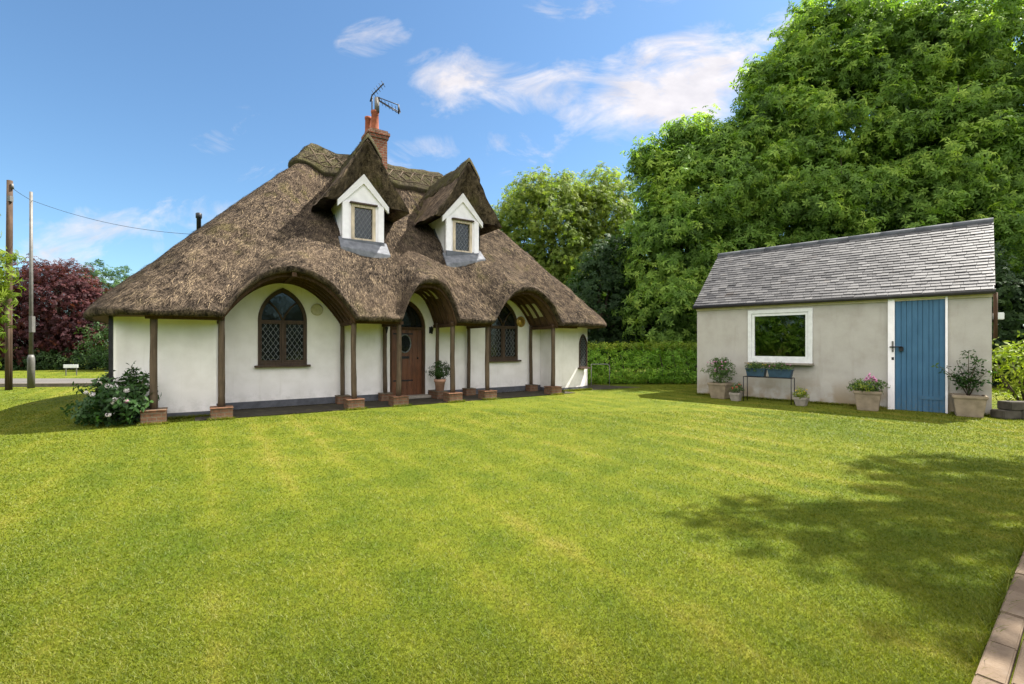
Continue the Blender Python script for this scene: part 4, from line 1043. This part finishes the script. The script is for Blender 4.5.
wi.tube(sag(a, b, .02, 6), .006, 5); wi.tube(sag(b, c, .30), .006, 5)
tag(wi.build('overhead_wire', M['iron']), 'thin overhead wire running from the two poles to the cottage roof', 'wire')
sg = empty('street_sign', (-18.9, 20.35, 0), R(20)); tag(sg, 'small white street sign on two short posts on the far verge', 'sign')
MB().box((0, 0, .40), (.50, .03, .15)).build('plate', M['upvc'], sg, bevel=.006)
for x in (-.2, .2): MB().box((x * .9, .032, .20), (.03, .03, .42)).build('leg', M['steel'], sg)

# ================================================================== TREES
M_ = M
# copper beech and its neighbours across the road
tree('copper_beech', 'dark red copper beech across the road at left', (-25.2, 26.2, 0), [((0, 0, 3.3), (2.5, 2.2, 2.2)), ((-1.2, .2, 4.3), (1.7, 1.5, 1.6)), ((-.2, -.6, 1.6), (2.4, 1.6, 1.2)), ((-2.8, -.4, 1.5), (2.0, 1.6, 1.2)), ((1.9, -.6, 1.5), (1.2, 1.0, 1.0)), ((.6, -.2, 4.5), (1.5, 1.4, 1.35)), ((1.5, -.2, 2.9), (1.3, 1.3, 1.5)), ((-2.0, 0, 2.7), (1.5, 1.5, 1.5)), ((2.3, -.2, 2.4), (1.1, 1.0, 1.2)), ((-1.0, -1.0, .9), (2.0, 1.0, .9)), ((-3.4, 0, 2.6), (1.6, 1.5, 1.9)), ((-2.6, .1, 3.9), (1.2, 1.2, 1.0))], 4.4, .25, 80, .15, M['beech'], 'maple', .42, 30, inner=.35)
tree('roadside_shrub', 'mid green bush behind the cottage at its left end', (-20.2, 24.4, 0), [((0, 0, 1.4), (1.7, 1.0, 1.4)), ((1.2, 0, 2.1), (1.2, 1.0, 1.0)), ((2.6, .4, 1.5), (1.4, 1.0, 1.5))], 1.5, .08, 60, .15, M['box'], 'pair', .3, 31, 'shrub')
tree('background_tree', 'green tree showing behind the copper beech', (-26.0, 30.0, 0), [((0, 0, 4.2), (2.4, 1.6, 2.1)), ((2.0, 0, 2.6), (1.8, 1.5, 1.9))], 4, .2, 50, .18, M['shrub'], 'maple', .45, 32)
hd = empty('dark_hedge', (-24.0, 25.0, 0)); tag(hd, 'dark low evergreen hedge under the copper beech', 'hedge')
foliage('foliage', [((x_, .15 * math.sin(x_), .45), (1.0, .6, .60)) for x_ in np.arange(-7, 12.5, 1.1)], 110, .13, M['dark_leaf'], hd, 'pair', .25, .3, seed=33)
mb = MB()
for x_ in np.arange(-7, 12.4, 1.1): mb.tube([(x_, 0, 0), (x_, 0, 1.1)], [.06, .02], 6)
mb.build('stems', M['bark'], hd)
# golden conifer leaning in at the left edge
tree('golden_conifer', 'yellow green conifer branches reaching in at the left edge', (-12.2, 9.9, 0), [((.1, 0, 3.0), (1.35, 1.2, .85)), ((0, 0, 3.9), (.95, .9, .7)), ((.75, -.1, 2.55), (.8, .7, .45)), ((.0, .1, 1.9), (1.0, 1.0, .8)), ((0, 0, 1.0), (.9, .9, .8)), ((0, 0, 4.7), (.6, .6, .5))], 4.6, .14, 150, .115, M['conifer'], 'needle', .24, 34, up=.1)
# maples behind the cottage
tree('maple_tree', 'light green maple behind the right slope of the thatch', (1.9, 28.5, 0), [((0, 0, 8.6), (2.9, 2.6, 2.6)), ((-1.7, 0, 7.0), (2.2, 2.2, 2.4)), ((.9, .2, 9.8), (1.9, 1.8, 1.6)), ((-.6, 0, 9.9), (1.8, 1.8, 1.6)), ((1.6, -.2, 6.6), (2.3, 2.2, 2.5)), ((-1.2, 0, 4.5), (2.6, 2.2, 2.6)), ((2.0, -.2, 4.0), (2.5, 2.2, 2.5))], 8.6, .32, 62, .19, M['maple'], 'maple', .55, 35)
tree('maple_tree', 'tall light green maple between the first maple and the dark chestnut', (5.6, 29.5, 0), [((0, 0, 8.8), (2.2, 2.2, 2.6)), ((.3, 0, 10.5), (1.6, 1.6, 1.7)), ((1.3, 0, 7.4), (2.0, 2.0, 2.2)), ((-.6, 0, 6.4), (2.2, 2.0, 2.4)), ((.4, 0, 4.2), (2.6, 2.2, 2.6))], 9, .30, 62, .19, M['maple'], 'maple', .55, 36)
tree('evergreen_tree', 'dark evergreen standing behind the hedge beside the cottage', (4.0, 21.6, 0), [((0, 0, 3.2), (1.7, 1.4, 2.3)), ((.6, 0, 4.6), (1.3, 1.2, 1.5)), ((-.8, 0, 2.0), (1.5, 1.3, 1.6)), ((1.6, .1, 2.6), (1.5, 1.3, 2.2)), ((3.0, .4, 1.5), (1.7, 1.2, 1.6)), ((.4, .5, 1.2), (2.2, 1.0, 1.3))], 4.2, .18, 66, .20, M['dark_leaf'], 'maple', .42, 37)
# chestnuts behind the shed
cn = 'horse chestnuts behind the shed'
tree('chestnut_tree', 'shorter horse chestnut between the maples and the left end of the shed roof', (8.0, 20.6, 0), [((0, 0, 7.0), (2.6, 2.3, 2.9)), ((-1.0, -.3, 5.2), (2.0, 1.9, 2.4)), ((.6, 0, 8.9), (1.7, 1.6, 1.6)), ((-.9, 0, 8.0), (1.4, 1.4, 1.6)), ((1.8, -.3, 7.8), (2.0, 2.0, 2.2)), ((-1.2, -.5, 2.8), (1.8, 1.6, 2.0)), ((1.0, -.8, 3.6), (2.2, 1.8, 2.6)), ((1.7, .2, 9.9), (1.4, 1.4, 1.3)), ((-1.9, 0, 9.3), (.9, .9, .8)), ((-.3, 0, 10.4), (.9, .9, .8))], 8.0, .38, 72, .195, M['chestnut'], 'palmate', .66, 38, group=cn, inner=.40, up=.45)
tree('chestnut_tree', 'tallest horse chestnut rising behind the middle of the shed roof', (13.4, 20.8, 0), [((0, 0, 10.5), (3.1, 2.8, 3.4)), ((-1.9, -.3, 9.8), (2.2, 2.0, 2.4)), ((-2.3, -.3, 11.4), (1.3, 1.4, 1.3)), ((-2.5, .2, 12.9), (.9, .9, .8)), ((-3.4, 0, 9.9), (1.1, 1.1, 1.0)), ((1.0, 0, 14.2), (2.6, 2.2, 2.6)), ((2.6, 0, 14.0), (2.0, 2.0, 2.2)), ((2.2, -.3, 11.0), (2.4, 2.2, 2.8)), ((-1.4, -.8, 7.0), (2.5, 2.0, 2.6)), ((1.4, -.9, 6.6), (2.7, 2.2, 3.0)), ((-.6, 0, 13.6), (1.5, 1.5, 1.5)), ((-.5, -.9, 3.9), (2.6, 1.8, 2.2))], 12.0, .45, 66, .20, M['chestnut'], 'palmate', .68, 39, group=cn, inner=.40, up=.45)
tree('chestnut_tree', 'horse chestnut at right behind the shed door end', (18.8, 19.6, 0), [((0, 0, 10.2), (3.0, 2.8, 3.4)), ((-1.6, -.3, 8.2), (2.4, 2.2, 2.8)), ((.4, 0, 13.4), (2.6, 2.4, 2.4)), ((-1.7, 0, 13.4), (2.2, 1.9, 2.2)), ((2.6, 0, 10.5), (2.6, 2.5, 3.2)), ((-1.0, -.8, 5.3), (2.6, 2.0, 2.2)), ((1.8, -.5, 6.4), (2.7, 2.2, 2.8))], 12.0, .45, 66, .20, M['chestnut'], 'palmate', .68, 40, group=cn, inner=.40, up=.45)
tree('evergreen_tree', 'dark foliage added to fill the shaded gap at right behind the shed', (14.6, 15.6, 0), [((0, 0, 1.8), (2.0, 1.2, 1.9)), ((1.9, -.3, 1.7), (1.9, 1.3, 1.8)), ((-1.6, .8, 2.2), (1.8, 1.2, 2.2)), ((3.6, -.8, 1.6), (1.8, 1.3, 1.7)), ((1.0, .4, 3.2), (2.4, 1.2, 1.2))], 2.2, .14, 95, .20, M['dark_leaf'], 'maple', .4, 41)  # dark leaves stand in for the shade under the chestnut canopy
# overhanging tree to the right of the picture, whose shade falls across the lawn
ovl = []; rr = random.Random(8); ca, sa = math.sin(SUN_AZ), math.cos(SUN_AZ)
shade = [(1.75, 3.78), (2.05, 3.70), (2.35, 3.68), (1.95, 3.05), (2.3, 2.95), (2.65, 3.66), (3.0, 3.5), (3.4, 3.72), (2.55, 3.1), (2.95, 2.95), (3.5, 3.1), (4.0, 5.1), (4.45, 5.18), (4.95, 5.3), (5.5, 5.2), (4.1, 4.5), (3.6, 4.2), (4.7, 4.5), (5.3, 4.4), (4.1, 3.7), (4.7, 3.8), (4.3, 3.0), (5.1, 3.3), (5.8, 3.9), (6.4, 4.6), (2.35, 2.3), (2.6, 2.5), (2.9, 2.1), (3.5, 2.4), (5.2, 2.4)]
for gx, gy in shade:
    t_ = 6.6 + .35 * gx + rr.uniform(-.4, .4); q_ = rr.uniform(.18, .34) + .045 * gx
    ovl.append(((gx + ca * t_ - 13.5, gy + sa * t_ - 6.6, t_ * math.tan(SUN_EL)), (q_ * 1.25, q_, q_ * .4)))
ov = empty('overhanging_tree', (13.5, 6.6, 0)); tag(ov, 'spreading tree at right of the lawn whose shade dapples the grass by the path', 'tree')
mb = MB(); limbs(mb, (0, 0, -.1), (0, 0, 9.8), .3, ovl, 2); mb.build('trunk', M['bark'], ov)
foliage('crown', ovl, 6.2, .18, M['chestnut'], ov, 'maple', .30, .3, seed=50)

for i_, (hx, hy_, hr, lbl) in enumerate(((-17, -5, -60, 'tall dark hedge on the left behind the viewpoint, mirrored in the shed window'), (0, -17, 0, 'tall dark hedge straight behind the viewpoint'), (16, -7, 50, 'tall dark hedge on the right behind the viewpoint, mirrored in the cottage windows'))):
    bh = empty('boundary_hedge', (hx, hy_, 0), R(hr)); tag(bh, lbl, 'hedge')
    foliage('foliage', [((x_, .3 * math.sin(x_), 2.1), (1.5, 1.0, 2.3 + .3 * math.sin(2.1 * x_))) for x_ in np.arange(-9, 9.5, 1.8)], 22, .30, M['hedge' if i_ == 0 else 'dark_leaf'], bh, 'maple', .5, .3, seed=60 + i_)
    mb = MB()
    for x_ in np.arange(-9, 9.5, 1.8): mb.tube([(x_, 0, 0), (x_, 0, 2.5)], [.08, .03], 6)
    mb.build('stems', M['bark'], bh)
# ================================================================== PATH OF PAVERS bottom right
dv = Vector((.78, .626, 0)).normalized(); nv = Vector((dv.y, -dv.x, 0)); e0 = Vector((1.83, 1.885, 0))
pv = MB(); random.seed(3)
for r in range(9):
    s = -3.0 - random.uniform(0, .3); wr = .092 if r == 0 else .19; off = 0 if r == 0 else .096 + (r - 1) * .196
    while s < 5.5:
        L = random.uniform(.30, .37) if r == 0 else random.uniform(.34, .52)
        c = e0 + dv * (s + L / 2) + nv * (off + wr / 2)
        pv.box((c.x, c.y, .006 + random.uniform(-.004, .004)), (L - .007, wr - .005, .05), math.atan2(dv.y, dv.x)); s += L
tag(pv.build('paved_path', M['slab'], None, bevel=.005), kind='structure')

# ================================================================== GRASS
def grass():
    r = np.random.default_rng(77); n_ = 680000
    py = 344 + 1 / r.uniform(1 / 420., 1 / 9., n_) * 0 + r.uniform(8, 420, n_); px = r.uniform(-260, 1284, n_)
    Y = F_PX * HC / (py - 344); X = (px - 512) / F_PX * Y
    X2 = r.uniform(-13, 12, 260000); Y2 = r.uniform(-1.8, 9.5, 260000); X = np.concatenate([X, X2]); Y = np.concatenate([Y, Y2]); n_ = len(X)
    u = (X - H0[0]) * .8385 + (Y - H0[1]) * .545; v = -(X - H0[0]) * .545 + (Y - H0[1]) * .8385
    a = (X - S0[0]) * .713 - (Y - S0[1]) * .701; b = (X - S0[0]) * .701 + (Y - S0[1]) * .713
    k = ~((u > .6) & (u < 9.4) & (v > -.14 + .05 * np.sin(9 * u) + r.normal(0, .02, n_)) & (v < 6)) & ~((u > -.62) & (u < 10.6) & (v > .5) & (v < 6))
    k &= ~((a > 0) & (a < SL) & (b > -.06) & (b < SD))
    d = (X - e0.x) * nv.x + (Y - e0.y) * nv.y; k &= ~(d > .012 + r.normal(0, .012, n_))
    k &= ~((X < -8.5) & (Y > 14.1) & (Y < 18.5) & (Y > 15.2 + (X + 13) * .03))
    k &= ~((X > 2.0) & (X < 4.0) & (Y > 13.9 + (X - 2.15) * .47) & (Y < 15.4))
    k &= Y < 40
    X, Y = X[k], Y[k]
    # untrimmed edges along the shed, the plinths and the cottage ends
    ea = r.uniform(.0, SL, 5200); eb = -.03 - np.abs(r.normal(0, .035, 5200)); kk = (ea < 4.0) | (ea > 5.0); ea, eb = ea[kk], eb[kk]
    ex_ = [S0[0] + .713 * ea + .701 * eb]; ey_ = [S0[1] - .701 * ea + .713 * eb]
    for pu in FU:
        q = r.uniform(-.20, .20, 260); w_ = -.165 - np.abs(r.normal(0, .02, 260)); uu = pu + q; ex_.append(H0[0] + .8385 * uu - .545 * w_); ey_.append(H0[1] + .545 * uu + .8385 * w_)
    for u0, u1 in ((-.5, .85), (9.05, 10.3)):
        uu = r.uniform(u0, u1, 1500); w_ = .40 - np.abs(r.normal(0, .03, 1500)); ex_.append(H0[0] + .8385 * uu - .545 * w_); ey_.append(H0[1] + .545 * uu + .8385 * w_)
    dd = r.uniform(-2.5, 5.0, 1800); ex_.append(e0.x + dv.x * dd - nv.x * np.abs(r.normal(0, .02, 1800))); ey_.append(e0.y + dv.y * dd - nv.y * np.abs(r.normal(0, .02, 1800)))
    ex_ = np.concatenate(ex_); ey_ = np.concatenate(ey_); ne = len(ex_); X = np.concatenate([X, ex_]); Y = np.concatenate([Y, ey_])
    m = len(X); D = np.maximum(np.hypot(X, Y), 1.5)
    h = r.uniform(.007, .019, m) * np.clip(.9 + D * .02, 1, 1.4); w = np.maximum(.003, D / F_PX * .62) * r.uniform(.7, 1.3, m)
    w = np.minimum(w, .03)
    h[-ne:] = r.uniform(.02, .075, ne)
    an = r.uniform(0, 2 * PI, m); ln_ = r.uniform(.3, 1.7, m) * h; an2 = r.uniform(0, 2 * PI, m)
    B = np.stack([X, Y, np.zeros(m)], 1); e = np.stack([np.cos(an), np.sin(an), np.zeros(m)], 1) * w[:, None] * .5
    T = B + np.stack([np.cos(an2) * ln_, np.sin(an2) * ln_, h], 1)
    V = np.stack([B - e, B + e, T], 1).reshape(-1, 3); F = np.arange(3 * m).reshape(-1, 3)
    t = np.repeat(np.clip(r.normal(.5, .24, m), 0, 1), 3)
    o = link('grass', np_mesh('grass', V, F, t), M['grass']); tag(o, 'short mown grass of the lawn', 'grass', kind='stuff')
grass()
